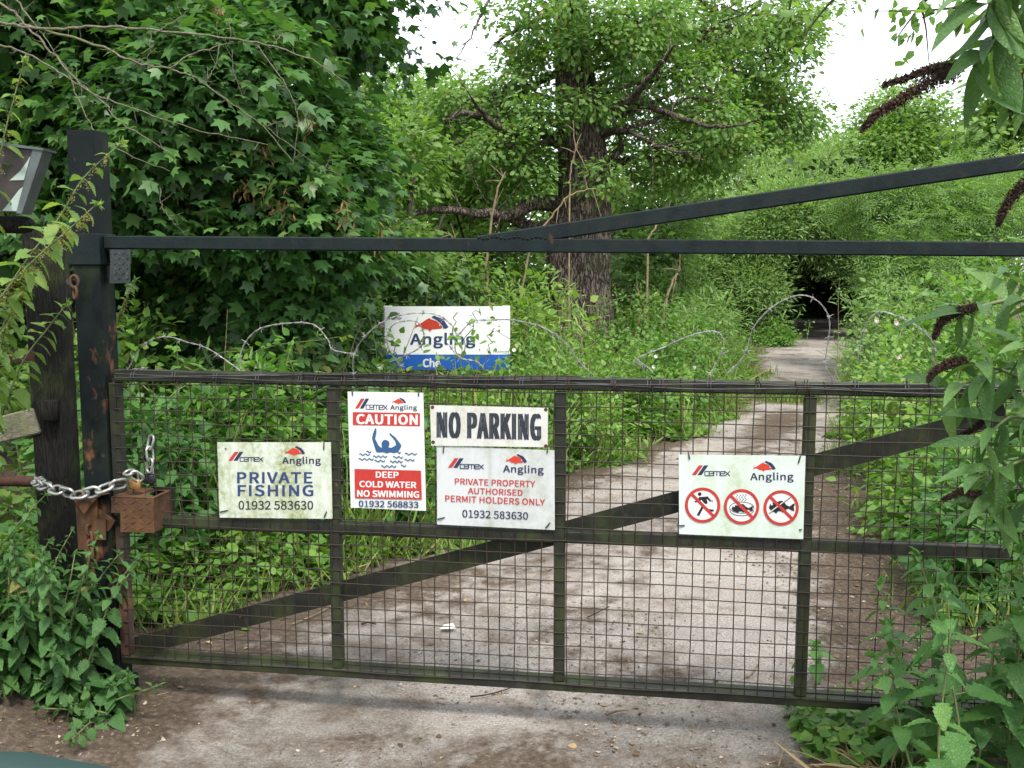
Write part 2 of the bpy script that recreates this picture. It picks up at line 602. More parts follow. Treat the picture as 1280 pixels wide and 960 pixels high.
m, nt, out = mat('worn track')
p = objco(nt)
soil, fine = soil_nodes(nt, p)
a = nt.nodes.new('ShaderNodeAttribute')
a.attribute_name = 'edge'
mid = noise(nt, 1.5, 7, .62, coord=p, dist=.4)
med = noise(nt, 7, 6, .68, coord=p)
spk = noise(nt, 90, 3, .6, coord=p)
stone = ramp(nt, spk, [(.25, (.170, .150, .134)), (.5, (.280, .253, .230)), (.75, (.40, .368, .338))])
sp2 = noise(nt, 260, 2, .6, coord=p)
stone = mixc(nt, step(nt, sp2, .52, .66), mixc(nt, step(nt, sp2, .44, .34), stone, mixc(nt, 1.0, stone, (.55, .53, .50), 'MULTIPLY')), mixc(nt, 1.0, stone, (1.4, 1.38, 1.35), 'MULTIPLY'))
stone = mixc(nt, step(nt, med, .45, .65), stone, mixc(nt, 1.0, stone, (.86, .83, .80), 'MULTIPLY'))
grey = noise(nt, .9, 4, .5, coord=p)
stone = mixc(nt, math_(nt, 'MULTIPLY', step(nt, grey, .5, .62), .7), stone, mixc(nt, 1.0, stone, (.70, .71, .73), 'MULTIPLY'))
v = nt.nodes.new('ShaderNodeTexVoronoi')
v.inputs['Scale'].default_value = 55
nt.links.new(p, v.inputs['Vector'])
stone = mixc(nt, math_(nt, 'MULTIPLY', step(nt, v.outputs['Distance'], .16, .10), step(nt, med, .5, .6)), stone, (.52, .48, .43))
fa = nt.nodes.new('ShaderNodeAttribute')
fa.attribute_name = 'front_tone'                         # stone made darker and greyer in front of the gate
stone = mixc(nt, fa.outputs['Fac'], stone, mixc(nt, 1.0, stone, (.66, .67, .66), 'MULTIPLY'))
dirt = math_(nt, 'ADD', math_(nt, 'MULTIPLY', step(nt, mid, .46, .62), step(nt, med, .33, .58)),
             step(nt, math_(nt, 'ADD', a.outputs['Fac'], math_(nt, 'MULTIPLY', math_(nt, 'SUBTRACT', med, .5), 1.1)), .42, .85))
dirt = math_(nt, 'MINIMUM', dirt, 1.0)
c = mixc(nt, dirt, stone, soil)
crk = nt.nodes.new('ShaderNodeTexVoronoi')
bsdf(nt, out, c, .92, 0, .2, bump=math_(nt, 'ADD', math_(nt, 'MULTIPLY', spk, .5), math_(nt, 'MULTIPLY', fine, dirt)), bstr=.7, bdist=.02)
nt.nodes.remove(crk)
M['track'] = m

# ------------------------------------------------------------------ ground and track
LE = [(-40, -3.0), (1.0, -3.0), (2.4, -2.4), (3.0, -1.75), (3.6, -1.5), (4.15, -1.55), (4.86, -.89), (5.5, -.42), (7.46, .5), (8.95, 1.5), (12, 2.9), (18.2, 4.5), (24, 6.0), (32, 8.3), (60, 16)]
RE = [(-40, 3.2), (1.0, 3.0), (2.4, 2.0), (3.0, 1.7), (3.52, 1.62), (4.15, 1.75), (5.5, 2.12), (6.43, 2.35), (8.78, 2.95), (12, 4.1), (20.6, 7.2), (24, 8.7), (32, 11.4), (60, 20)]


def xl(y):
    return np.interp(y, [a for a, b in LE], [b for a, b in LE])


def xr(y):
    return np.interp(y, [a for a, b in RE], [b for a, b in RE])


def ground_z(X, Y):
    X, Y = np.asarray(X, float), np.asarray(Y, float)
    d = np.maximum(xl(Y) - X, X - xr(Y))
    h = np.clip(d / 1.6, 0, 1)
    h = h * h * (3 - 2 * h)
    far = np.clip((Y - 3) / 6, 0, 1)
    z = h * (.10 + .16 * far)
    P = np.stack([X * 1.3, Y * 1.3, X * 0], -1)
    z = z + (vnoise(P) - .5) * .10 * h
    bank = np.exp(-(((X + 2.05) / .55) ** 2 + ((Y - 3.25) / .7) ** 2))
    return z + .20 * bank - .012


def grid_sheet(xs, ys, zf):
    X, Y = np.meshgrid(xs, ys, indexing='ij')
    V = np.stack([X, Y, zf(X, Y)], -1).reshape(-1, 3)
    nx, ny = len(xs), len(ys)
    i, j = np.meshgrid(np.arange(nx - 1), np.arange(ny - 1), indexing='ij')
    Fq = np.stack([i * ny + j, (i + 1) * ny + j, (i + 1) * ny + j + 1, i * ny + j + 1], -1).reshape(-1, 4)
    return V, Fq


t = np.linspace(-1, 1, 151)
xs = 6 * t + 214 * np.abs(t) ** 5 * np.sign(t) + .5
t = np.linspace(-1, 1, 191)
ys = 11 * t + 249 * np.abs(t) ** 5 * np.sign(t) + 7
mb = MB()
mb.add(*grid_sheet(xs, ys, ground_z))
ground = kind(mb.build('ground', M['soil']), 'structure')

ys = np.concatenate([np.linspace(-12, 1, 14)[:-1], np.linspace(1, 14, 150), np.linspace(14.3, 45, 60)])
cs = np.linspace(0, 1, 41)
jl = (vnoise(np.stack([ys * 2.2, ys * 0, ys * 0 + 3], -1)) - .5) * .35 + (vnoise(np.stack([ys * 7, ys * 0, ys * 0 + 9], -1)) - .5) * .14
jr = (vnoise(np.stack([ys * 2.2, ys * 0, ys * 0 + 5], -1)) - .5) * .35 + (vnoise(np.stack([ys * 7, ys * 0, ys * 0 + 4], -1)) - .5) * .14
X = (xl(ys) - .12 + jl)[None, :] * (1 - cs)[:, None] + (xr(ys) + .15 + jr)[None, :] * cs[:, None]
Y = np.broadcast_to(ys[None, :], X.shape)
rut = vnoise(np.stack([X * 2.1, Y * .8, X * 0 + 7], -1)) * .014
Z = np.maximum(ground_z(X, Y), -.012) + .004 + rut * (1 - np.abs(2 * cs - 1)[:, None] ** 3)
nx, ny = X.shape
i, j = np.meshgrid(np.arange(nx - 1), np.arange(ny - 1), indexing='ij')
mb = MB()
mb.add(np.stack([X, Y, Z], -1).reshape(-1, 3), np.stack([i * ny + j, (i + 1) * ny + j, (i + 1) * ny + j + 1, i * ny + j + 1], -1).reshape(-1, 4))
track = kind(mb.build('track', M['track']), 'structure')
edge = np.clip((np.abs(2 * cs - 1) - .45) / .55, 0, 1)[:, None] * np.ones_like(X)
hump = np.where(Y > 8.2, np.exp(-((Y - 10.0) / 1.35) ** 4) * .95, 0) + np.where(Y <= 8.9, .50, 0) * np.clip((8.9 - Y) / .8, 0, 1)
hump = np.minimum(hump, .95) * np.exp(-(((X - (xl(Y) + xr(Y)) / 2) + .02) / .38) ** 2)      # soil patch in the middle of the lane
right = np.clip((X - (xr(Y) - .75)) / .5, 0, 1) * ((Y > 3.4) & (Y < 8))
leftsoil = np.clip(1 - (X - xl(Y) - .25) / .9, 0, 1) * (Y < 5.2)
right = np.maximum(right, leftsoil)
edge = np.maximum(np.maximum(edge, hump), right)
edge = np.maximum(edge, np.clip((3.75 - Y) / .8, 0, 1) * .70)
at_ = track.data.attributes.new('front_tone', 'FLOAT', 'POINT')
at_.data.foreach_set('value', np.clip((3.9 - Y + (vnoise(np.stack([X * 1.5, Y * 1.5, X * 0 + 1], -1)) - .5) * 1.4) / .7, 0, 1).astype(np.float32).ravel())
at_ = track.data.attributes.new('edge', 'FLOAT', 'POINT')
at_.data.foreach_set('value', edge.astype(np.float32).ravel())

# ------------------------------------------------------------------ foliage tools
def T_(V, Fs):
    return np.array(V, float), np.array(Fs)


def t_ovate(w=.32, fold=.07, droop=.12):
    V = [(0, 0, 0), (0, .45, -.01), (0, 1, -droop), (-w, .3, fold), (-w * .8, .64, fold * .6 - droop * .4), (w, .3, fold), (w * .8, .64, fold * .6 - droop * .4)]
    return T_(V, [(0, 1, 3), (1, 4, 3), (1, 2, 4), (0, 5, 1), (1, 5, 6), (1, 6, 2)])


def t_oak():
    V = [(0, 0, 0), (0, .5, .02), (0, 1, -.12), (-.14, .3, .05), (-.28, .66, .02), (-.15, .92, -.08), (.14, .3, .05), (.28, .66, .02), (.15, .92, -.08)]
    return T_(V, [(0, 1, 3), (3, 1, 4), (1, 5, 4), (1, 2, 5), (0, 6, 1), (6, 7, 1), (1, 7, 8), (1, 8, 2)])


def t_dia(w=.3):
    return T_([(0, 0, 0), (-w, .5, .06), (0, 1, -.1), (w, .5, .06)], [(0, 2, 1), (0, 3, 2)])


def t_maple():
    out = [(-70, .30), (-22, .62), (8, .47), (40, .93), (65, .56), (90, 1.0), (115, .56), (140, .93), (172, .47), (202, .62), (250, .30)]
    V = [(0, .38, 0)]
    for a, r in out:
        x, y = r * .62 * math.cos(R(a)), r * .62 * math.sin(R(a))
        V.append((x, y + .38, -.38 * (x * x + y * y) + .02))
    n = len(out)
    return T_(V, [(0, i + 1, (i + 1) % n + 1) for i in range(n)])


def t_lance(w=.13, n=4, droop=.35, fold=.05):
    V, Fs = [], []
    for i in range(n + 1):
        y = i / n
        ww = w * math.sin(math.pi * min(1, max(0.02, y ** .8))) ** .8 if i < n else 0.004
        z = -droop * y * y
        V += [(-ww, y, z + fold * ww / w), (0, y, z), (ww, y, z + fold * ww / w)]
    for i in range(n):
        a, b = 3 * i, 3 * i + 3
        Fs += [(a, a + 1, b + 1), (a, b + 1, b), (a + 1, a + 2, b + 2), (a + 1, b + 2, b + 1)]
    return T_(V, Fs)


def t_nettle(w=.34, n=7, droop=.28, fold=.10):
    V, Fs = [(0, 0, 0)], []
    prof = [0, .72, .98, .95, .80, .58, .34, 0]
    for i in range(1, n + 1):
        y = i / n
        ww = w * prof[i]
        z = -droop * y * y
        V += [(-ww, y - .07, z + fold * ww / w), (0, y, z), (ww, y - .07, z + fold * ww / w),
              (-ww * .80, y + .03, z + fold * .7 * ww / w), (ww * .80, y + .03, z + fold * .7 * ww / w)]
    idx = lambda i, k: 1 + (i - 1) * 5 + k
    Fs += [(0, idx(1, 1), idx(1, 0)), (0, idx(1, 2), idx(1, 1))]
    for i in range(1, n):
        Fs += [(idx(i, 0), idx(i, 1), idx(i, 3)), (idx(i, 1), idx(i + 1, 1), idx(i, 3)), (idx(i, 3), idx(i + 1, 1), idx(i + 1, 0)),
               (idx(i, 1), idx(i, 2), idx(i, 4)), (idx(i, 1), idx(i, 4), idx(i + 1, 1)), (idx(i, 4), idx(i + 1, 2), idx(i + 1, 1))]
    return T_(V, Fs)


def t_pinnate():
    V, Fs = [], []

    def leaflet(x, y, ang, L):
        k = len(V)
        c, s = math.cos(ang), math.sin(ang)
        for (a, b, z) in ((0, 0, 0), (-.12, .5, .03), (0, 1, -.1), (.12, .5, .03)):
            V.append((x + (a * c + b * s) * L, y + (-a * s + b * c) * L, z * L - .18 * (y + b * c * L) ** 2))
        Fs.extend([(k, k + 2, k + 1), (k, k + 3, k + 2)])
    for i, y in enumerate((.2, .42, .63, .82)):
        for s in (-1, 1):
            leaflet(0, y, s * 1.1, .34 - .02 * i)
    leaflet(0, .84, 0, .33)
    return T_(V, Fs)


TPL = dict(ovate=t_ovate(), round=t_ovate(.42, .05, .1), oak=t_oak(), dia=t_dia(), dia_n=t_dia(.14), maple=t_maple(), lance=t_lance(), lance_n=t_lance(.09, 3, .25),
           nettle=t_nettle(), pin=t_pinnate(), blade=t_lance(.03, 3, .5, .0), tallblade=t_lance(.011, 4, .45, .0))


def put_leaves(mb, tpl, P, D, Nn, S, tint):
    V0, F0 = TPL[tpl]
    D = nrm(D)
    X = nrm(np.cross(D, Nn))
    Z = np.cross(X, D)
    S = np.broadcast_to(np.asarray(S, float), (len(P),))
    V = P[:, None, :] + S[:, None, None] * (V0[None, :, 0:1] * X[:, None, :] + V0[None, :, 1:2] * D[:, None, :] + V0[None, :, 2:3] * Z[:, None, :])
    n = len(V0)
    Fa = (F0[None, :, :] + (np.arange(len(P)) * n)[:, None, None]).reshape(-1, F0.shape[1])
    mb.add(V.reshape(-1, 3), Fa, np.repeat(np.clip(np.broadcast_to(np.asarray(tint, float), (len(P),)), 0, 1), len(F0)))


TS = [0.0]


def sprays(mb, Cc, Oo, k, r, tpl, size, r_, flat=.45, droop=.35, up=1.0, vary=.35, jit=.45):
    M_ = len(Cc)
    e = r_.normal(0, .5, (M_, k, 3)) * np.array([1, 1, flat])
    P = Cc[:, None, :] + e * r + Oo[:, None, :] * r * .35
    D = Oo[:, None, :] * .55 + e * 1.1 + r_.normal(0, .3, e.shape) + np.array([0, 0, -droop])
    Nn = np.array([0, 0, up]) + Oo[:, None, :] * .55 + r_.normal(0, jit, e.shape)
    S = size * (1 + r_.uniform(-vary, vary, (M_, k)))
    tint = .5 + TS[0] + r_.normal(0, .16, (M_, 1)) + r_.normal(0, .17, (M_, k))
    put_leaves(mb, tpl, P.reshape(-1, 3), D.reshape(-1, 3), Nn.reshape(-1, 3), S.ravel(), tint.ravel())


def lobe_clusters(lobe, r_, shell=.5):
    cx, cy_, cz, rx, ry, rz, ns, nc = lobe
    c = np.array([cx, cy_, cz])
    rad = np.array([rx, ry, rz])
    d = nrm(r_.normal(0, 1, (ns, 3)))
    sub = c + d * rad * r_.uniform(.35, .86, (ns, 1))
    sr = (rad * .46)[None, :] * r_.uniform(.6, 1.25, (ns, 1))
    dd = nrm(r_.normal(0, 1, (ns, nc, 3)))
    q = sub[:, None, :] + dd * sr[:, None, :] * (shell + (1 - shell) * r_.uniform(0, 1, (ns, nc, 1))) * r_.uniform(.75, 1.1, (ns, nc, 1))
    o = nrm((q - c) / rad * .6 + dd * .7)
    return c, sub, q, o


def limb_path(a, b, r_, sag=.1, n=5):
    a, b = np.asarray(a, float), np.asarray(b, float)
    t = np.linspace(0, 1, n)[:, None]
    L = np.linalg.norm(b - a)
    P = a + (b - a) * t + np.array([0, 0, 1.0]) * (np.sin(t * np.pi) * sag * L)
    P[1:-1] += r_.normal(0, .05 * L, P[1:-1].shape)
    return P


def tree(name, label, cat, base, trunk, rad, lobes, leaf, lm, bm, seed, group=None, twigs=.4, limb_r=.05, trunk_obj=None, zmin=None, root=None):
    """leaf: (template, size, per cluster, spread, flat, droop, up)"""
    r_ = np.random.default_rng(seed)
    root = root or thing(name, label, cat, base, group)
    trunk = np.asarray(trunk, float)
    if trunk_obj is None:
        tb = MB()
        tp = smoothpath(trunk, 5, .01, r_)
        rr = np.interp(np.linspace(0, 1, len(tp)), np.linspace(0, 1, len(rad)), rad)
        tb.tube(tp, rr, 10)
        tb.build('trunk', bm, root)
    lb, cb = MB(), MB()
    for L in lobes:
        c, sub, q, o = lobe_clusters(L, r_)
        k = np.argmin(np.linalg.norm(trunk - c, axis=1) + .8 * np.maximum(0, trunk[:, 2] - c[2] + .3))
        lp = smoothpath(limb_path(trunk[k], c, r_), 3)
        lr = limb_r * (.5 + .5 * min(1.5, np.mean(L[3:6])))
        lb.tube(lp, np.linspace(lr, lr * .45, len(lp)), 6)
        for s_, qq in zip(sub, q):
            if zmin is not None and s_[2] < zmin:
                continue
            lb.tube(limb_path(c, s_, r_, .08, 4), np.linspace(lr * .45, lr * .18, 4), 5)
            for w in qq[:int(len(qq) * twigs)]:
                lb.tube(limb_path(s_, w, r_, .06, 3), [lr * .16, lr * .12, lr * .05], 3, cap=False)
        Q, O_ = q.reshape(-1, 3), o.reshape(-1, 3)
        if zmin is not None:
            g = Q[:, 2] > zmin
            Q, O_ = Q[g], O_[g]
        sprays(cb, Q, O_, leaf[2], leaf[3], leaf[0], leaf[1], r_, *leaf[4:])
    lb.build('branches', bm, root)
    cb.build('crown', lm, root)
    return root


def lob(px, py, Y, rx, rz, ry, ns, nc):
    """a crown lobe given by where its middle stands, in metres from its apparent size"""
    c = at(px, py, Y)
    s = Y / F
    return (c[0], c[1], c[2], rx * s, ry, rz * s, ns, nc)


# ------------------------------------------------------------------ trees
# big oak behind the board
oakY = 13.5
oak_c = [(722, 470), (724, 430), (726, 390), (722, 345), (724, 300), (729, 250), (728, 205), (724, 160), (721, 120), (716, 60), (712, 0), (710, -90), (716, -200)]
oak_w = [104, 86, 78, 77, 76, 64, 62, 58, 54, 44, 40, 34, 22]
OB = at(*oak_c[0], oakY)
OB[2] = .1
oak = thing('oak_tree', 'big old oak with ridged brown trunk and spreading light green crown', 'tree', OB)
tp = np.array([at(x, y, oakY) for x, y in oak_c])
tp[0][2] = min(tp[0][2], .1)
tpp = smoothpath(tp, 12)
wr = np.interp(np.linspace(0, 1, len(tpp)), np.linspace(0, 1, len(oak_w)), oak_w) * oakY / F / 2
sg = 72
an = np.linspace(0, 2 * np.pi, sg, endpoint=False)
ring = np.stack([np.cos(an), np.sin(an), an * 0], -1)
V = []
for i, (p_, w_) in enumerate(zip(tpp, wr)):
    z = p_[2]
    nn = vnoise(np.stack([np.cos(an) * 6, np.sin(an) * 6, np.full(sg, z * 1.1)], -1)) * .6 + vnoise(np.stack([np.cos(an) * 14, np.sin(an) * 14, np.full(sg, z * 2.2)], -1)) * .5
    lump = vnoise(np.stack([np.cos(an) * 1.4, np.sin(an) * 1.4, np.full(sg, z * .8 + 4)], -1))
    V.append(p_ + ring * (w_ * (.80 + .2 * nn + .16 * lump))[:, None])
V = np.array(V)
n = len(V)
i, j = np.meshgrid(np.arange(n - 1), np.arange(sg), indexing='ij')
tb = MB()
tb.add(V.reshape(-1, 3), np.stack([i * sg + j, i * sg + (j + 1) % sg, (i + 1) * sg + (j + 1) % sg, (i + 1) * sg + j], -1).reshape(-1, 4))
r_ = np.random.default_rng(5)
for k in range(150):                     # short dead epicormic twigs fringing the trunk
    ii = r_.integers(8, 100)
    a0 = r_.uniform(0, 2 * np.pi)
    if ii >= n:
        continue
    s0 = V[ii, int(a0 / (2 * np.pi) * sg) % sg]
    dv = nrm(np.array([math.cos(a0), math.sin(a0), r_.uniform(-.9, .3)]))
    L = r_.uniform(.08, .26)
    tb.tube([s0, s0 + dv * L * .5, s0 + dv * L + [0, 0, -.05 * r_.uniform(0, 2)]], [.007, .005, .002], 3, cap=False)
tb.build('trunk', M['oakbark'], oak)
limbs = [([(735, 165), (760, 140), (785, 127), (803, 108), (822, 85), (845, 55)], 11, -2.1), ([(786, 127), (825, 138), (860, 150), (905, 160), (950, 150)], 6, -2.3),
         ([(742, 172), (778, 163), (800, 170), (830, 186), (880, 200)], 6, -2.0), ([(705, 172), (665, 166), (625, 160), (604, 142), (590, 122)], 10, -2.0),
         ([(606, 145), (578, 142), (555, 150)], 7, -2.0), ([(625, 160), (600, 188), (585, 215)], 4, -1.4), ([(706, 30), (684, 10), (655, -14)], 11, .2),
         ([(690, 18), (660, 30), (632, 45), (620, 60)], 6, .0), ([(700, 256), (665, 254), (640, 268), (600, 268), (540, 262), (480, 284)], 15, -1.5),
         ([(700, 285), (662, 284), (640, 274), (615, 276)], 14, -.6), ([(755, 205), (772, 190), (776, 178), (774, 160)], 9, -.3),
         ([(720, 90), (690, 95), (660, 110), (640, 105)], 8, .5), ([(715, 70), (760, 55), (800, 40), (850, 0)], 8, .6), ([(712, 0), (660, -40), (612, 0), (592, 40), (571, 72)], 4, -.8),
         ([(770, 250), (790, 225), (782, 200)], 4, .1)]
for pts, w, dy in limbs:
    P = np.array([at(x, y, oakY + dy * k / (len(pts) - 1)) for k, (x, y) in enumerate(pts)])
    P = smoothpath(P, 5, .012)
    lm_ = MB()
    lm_.tube(P, np.linspace(w * 1.35, w * .2, len(P)) * oakY / F * .55, 8)
    for k in range(2 + len(P) // 4):
        i = rng.integers(len(P) // 3, len(P) - 1)
        d = nrm(nrm(P[i + 1] - P[i]) * .7 + rng.normal(0, .6, 3))
        L = rng.uniform(.25, .7)
        q = smoothpath([P[i], P[i] + d * L * .5 + rng.normal(0, .05, 3), P[i] + d * L + rng.normal(0, .08, 3)], 4)
        lm_.tube(q, np.linspace(w * .22, w * .06, len(q)) * oakY / F * .55, 5, cap=False)
    lm_.build('limb', M['oakbark'], oak)
oak_l = [lob(870, 50, 14.3, 140, 75, 1.4, 14, 20), lob(960, 110, 14.8, 70, 75, 1.2, 10, 20), lob(830, 95, 13.9, 75, 50, .8, 9, 16), lob(820, 200, 14.0, 85, 40, 1.0, 8, 18), lob(780, 70, 13.0, 40, 40, .5, 4, 16), lob(900, 130, 13.0, 60, 50, .6, 6, 16),
         lob(905, 185, 14.2, 85, 55, 1.2, 10, 22), lob(625, 120, 13.7, 75, 55, 1.1, 11, 18), lob(555, 185, 13.7, 80, 60, 1.2, 12, 18), lob(640, 185, 12.6, 40, 26, .4, 4, 14), lob(660, 35, 13.6, 48, 40, .9, 7, 18),
         lob(800, 30, 12.9, 55, 40, .8, 7, 18), lob(650, 215, 13.4, 60, 40, .8, 8, 18), lob(990, 55, 15, 45, 50, 1.0, 7, 18), lob(668, 150, 12.8, 32, 24, .4, 3, 14), lob(735, 62, 12.6, 40, 18, .3, 3, 13), lob(716, 12, 12.6, 60, 26, .5, 6, 14), lob(748, 118, 12.7, 30, 18, .3, 2, 12), lob(765, 130, 15.6, 60, 60, .8, 9, 18), lob(880, 150, 15.4, 110, 50, .9, 11, 18), lob(900, 20, 15.8, 130, 60, 1.0, 12, 18), lob(985, 130, 14.4, 45, 45, .8, 7, 18), lob(760, 215, 12.6, 24, 22, .3, 2, 14), lob(560, 140, 14.2, 70, 30, 1.0, 7, 18),
         lob(830, -190, 14, 170, 120, 2.2, 12, 22), lob(960, -110, 14.6, 110, 90, 1.8, 9, 22)]
tree('oak_tree', '', '', OB, tpp[::6], [1], oak_l, ('oak', .080, 15, .25, .40, .30, 1.0), M['oakleaf'], M['oakbark'], 21, root=oak, trunk_obj=1, twigs=.35, limb_r=.045)

# sycamore over the left half
SB = (-2.9, 8.4, .2)
tree('sycamore_tree', 'dark green broad-leaved sycamore filling the left of the view above the gate', 'tree', SB,
     [SB, (-2.85, 8.4, 1.2), (-2.7, 8.3, 2.4), (-2.6, 8.1, 3.8), (-2.5, 8, 5.2), (-2.5, 8, 6.4)], [.26, .2, .18, .15, .11, .06],
     [(-2.7, 6.5, 3.1, 1.5, 1.1, .95, 16, 26), (-1.95, 6.2, 2.62, .9, .85, .62, 13, 26), (-1.52, 6.6, 2.05, .66, .75, .58, 12, 26), (-1.42, 7.0, 1.75, .42, .5, .5, 7, 22), (-1.45, 7.2, 2.4, .42, .5, .42, 7, 20),
      (-1.9, 7.6, 4.4, 1.7, 1.4, 1.1, 14, 24), (-3.8, 6.3, 2.75, 1.2, 1.2, .95, 13, 24), (-3.2, 8.2, 3.5, 2.0, 1.0, 1.2, 14, 24), (-1.55, 7.5, 3.45, .45, .7, .42, 7, 20),
      (-2.4, 6.3, 2.05, .9, .6, .32, 8, 24), (-1.42, 6.9, 1.5, .42, .5, .34, 7, 22), (-2.2, 7.3, 1.62, .8, .5, .3, 8, 22), (-3.3, 6.9, 1.75, .8, .5, .35, 8, 22), (-3.7, 6.8, 5.3, 1.9, 2, 1.0, 15, 20), (-4.8, 5.4, 4.4, 1.5, 1.5, 1.2, 10, 18), (-3.4, 9.2, 6.2, 2.0, 2, 1.0, 14, 20)],
     ('maple', .096, 21, .25, .42, .45, 1.0, .5), M['syc'], M['darkbark'], 31, twigs=.3, limb_r=.05)
syc = C.objects['sycamore_tree']
r_ = np.random.default_rng(8)
for (px, py) in [(225, 235), (258, 170), (385, 150), (310, 235), (335, 245), (355, 255), (205, 40), (270, 12), (430, 262), (330, 190), (480, 300), (300, 105), (145, 205)]:
    kb = MB()
    c = at(px, py, 5.85)
    P = c + r_.normal(0, .028, (26, 3)) * [1, 1, 1.6]
    put_leaves(kb, 'lance_n', P, r_.normal(0, .4, (26, 3)) + [0, 0, -.8], r_.normal(0, 1, (26, 3)), .055, r_.uniform(0, 1, 26))
    kb.build('seed_keys', M['keys'], syc)

# woodland behind, from left to right
bt = 'trees behind the gate'
HZ = ('ovate', .085, 11, .26, .45, .3, 1.0)
tree('hazel_tree', 'mid green hazel between the sycamore and the oak trunk', 'tree', at(500, 470, 11.5) * [1, 1, 0], [at(500, 470, 11.5) * [1, 1, 0], at(505, 400, 11.5), at(510, 300, 11.5), at(520, 200, 11.6)], [.1, .08, .05, .03],
     [lob(470, 190, 11.6, 75, 75, 1.0, 10, 22), lob(545, 300, 14.6, 80, 60, 1.0, 10, 22), lob(470, 320, 10.6, 60, 70, .8, 9, 22), lob(610, 310, 15, 60, 55, .8, 8, 20), lob(570, 355, 12.2, 70, 38, .8, 8, 20), lob(400, 260, 11.5, 80, 80, 1, 9, 20)],
     HZ, M['hazel'], M['bark'], 41, bt, twigs=.4, limb_r=.03)
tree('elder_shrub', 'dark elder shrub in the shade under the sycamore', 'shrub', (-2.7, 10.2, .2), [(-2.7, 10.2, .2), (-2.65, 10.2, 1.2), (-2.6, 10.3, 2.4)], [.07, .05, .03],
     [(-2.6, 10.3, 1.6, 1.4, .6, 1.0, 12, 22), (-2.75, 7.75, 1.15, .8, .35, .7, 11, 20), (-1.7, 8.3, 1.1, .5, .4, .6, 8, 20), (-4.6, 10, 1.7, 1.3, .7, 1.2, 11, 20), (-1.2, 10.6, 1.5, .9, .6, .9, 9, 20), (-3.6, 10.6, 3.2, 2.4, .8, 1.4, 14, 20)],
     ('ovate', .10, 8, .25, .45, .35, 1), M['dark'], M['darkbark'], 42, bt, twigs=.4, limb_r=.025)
tree('thorn_tree', 'pale green hawthorn far behind the oak on its left', 'tree', (-1.2, 18, .2), [(-1.2, 18, .2), (-1.2, 18, 1.8), (-1.1, 18, 3.6)], [.16, .12, .06],
     [lob(490, 140, 18, 70, 50, 1.3, 13, 24), lob(455, 170, 17, 60, 60, 1.2, 12, 24), lob(600, 180, 17, 60, 50, 1.2, 11, 24), lob(585, 150, 18.5, 60, 50, 1.2, 10, 22), lob(540, 230, 18, 100, 70, 1.5, 13, 24), lob(640, 230, 18.5, 70, 90, 1.4, 12, 24), lob(560, 340, 18, 120, 70, 1.6, 14, 24), lob(650, 360, 17, 60, 60, 1.2, 9, 22), lob(420, 160, 18, 60, 100, 1.5, 11, 22)],
     ('dia', .14, 9, .36, .5, .25, 1), M['oakleaf'], M['bark'], 43, bt, twigs=.3, limb_r=.04)
tree('maple_tree', 'yellowish green field maple just right of the oak trunk', 'tree', (2.9, 17.5, .2), [(2.9, 17.5, .2), (2.9, 17.5, 1.4), (2.9, 17.6, 3)], [.12, .1, .05],
     [lob(815, 270, 17.5, 60, 70, 1.2, 11, 24), lob(790, 360, 16.5, 55, 70, 1.2, 11, 24), lob(850, 330, 16, 40, 60, 1, 8, 22), lob(870, 240, 19, 60, 60, 1.4, 11, 24), lob(750, 250, 19, 60, 90, 1.3, 11, 22)],
     ('dia', .12, 9, .3, .5, .3, 1), M['ash'], M['bark'], 44, bt, twigs=.3, limb_r=.035)
tree('willow_tree', 'grey green willow with fine narrow leaves left of the dark tunnel', 'tree', (5.0, 25, .2), [(5, 25, .2), (5.1, 25, 1.4), (5.2, 25.2, 3), (5.3, 25.3, 4.2)], [.18, .14, .1, .05],
     [lob(940, 240, 25, 85, 60, 1.8, 16, 26), lob(985, 270, 25, 60, 55, 1.5, 13, 26), lob(880, 310, 24, 60, 60, 1.5, 13, 26), lob(922, 340, 23.5, 58, 50, 1.2, 13, 26), lob(900, 380, 22.5, 60, 40, 1.2, 11, 24), lob(1010, 220, 26, 45, 60, 1.5, 11, 24), lob(990, 268, 21.6, 52, 44, .6, 12, 24), lob(1052, 262, 21.8, 42, 52, .6, 12, 24), lob(940, 300, 21.8, 40, 40, .6, 10, 24), lob(945, 352, 21.6, 34, 44, .6, 11, 24), lob(890, 345, 21.8, 40, 45, .6, 11, 24), lob(1070, 318, 21.9, 22, 44, .5, 7, 22), lob(1030, 300, 21.9, 40, 32, .5, 9, 22)],
     ('dia_n', .115, 24, .36, .7, -.1, .6), M['willow'], M['bark'], 45, bt, twigs=.4, limb_r=.035)
tree('poplar_tree', 'tall round topped tree at the back below the white sky at upper right', 'tree', (13.5, 33, .2), [(13.5, 33, .2), (13.5, 33, 3), (13.6, 33, 7)], [.3, .24, .1],
     [lob(1130, 150, 33, 55, 35, 2, 12, 26), lob(1095, 185, 33, 45, 30, 1.8, 10, 26), lob(1180, 190, 34, 70, 45, 2, 13, 24), lob(1150, 235, 32, 90, 45, 2, 14, 26), lob(1110, 300, 32, 80, 70, 2, 14, 24)],
     ('dia', .16, 18, .6, .4, .25, 1), M['hazel'], M['darkbark'], 46, bt, twigs=.3, limb_r=.07)
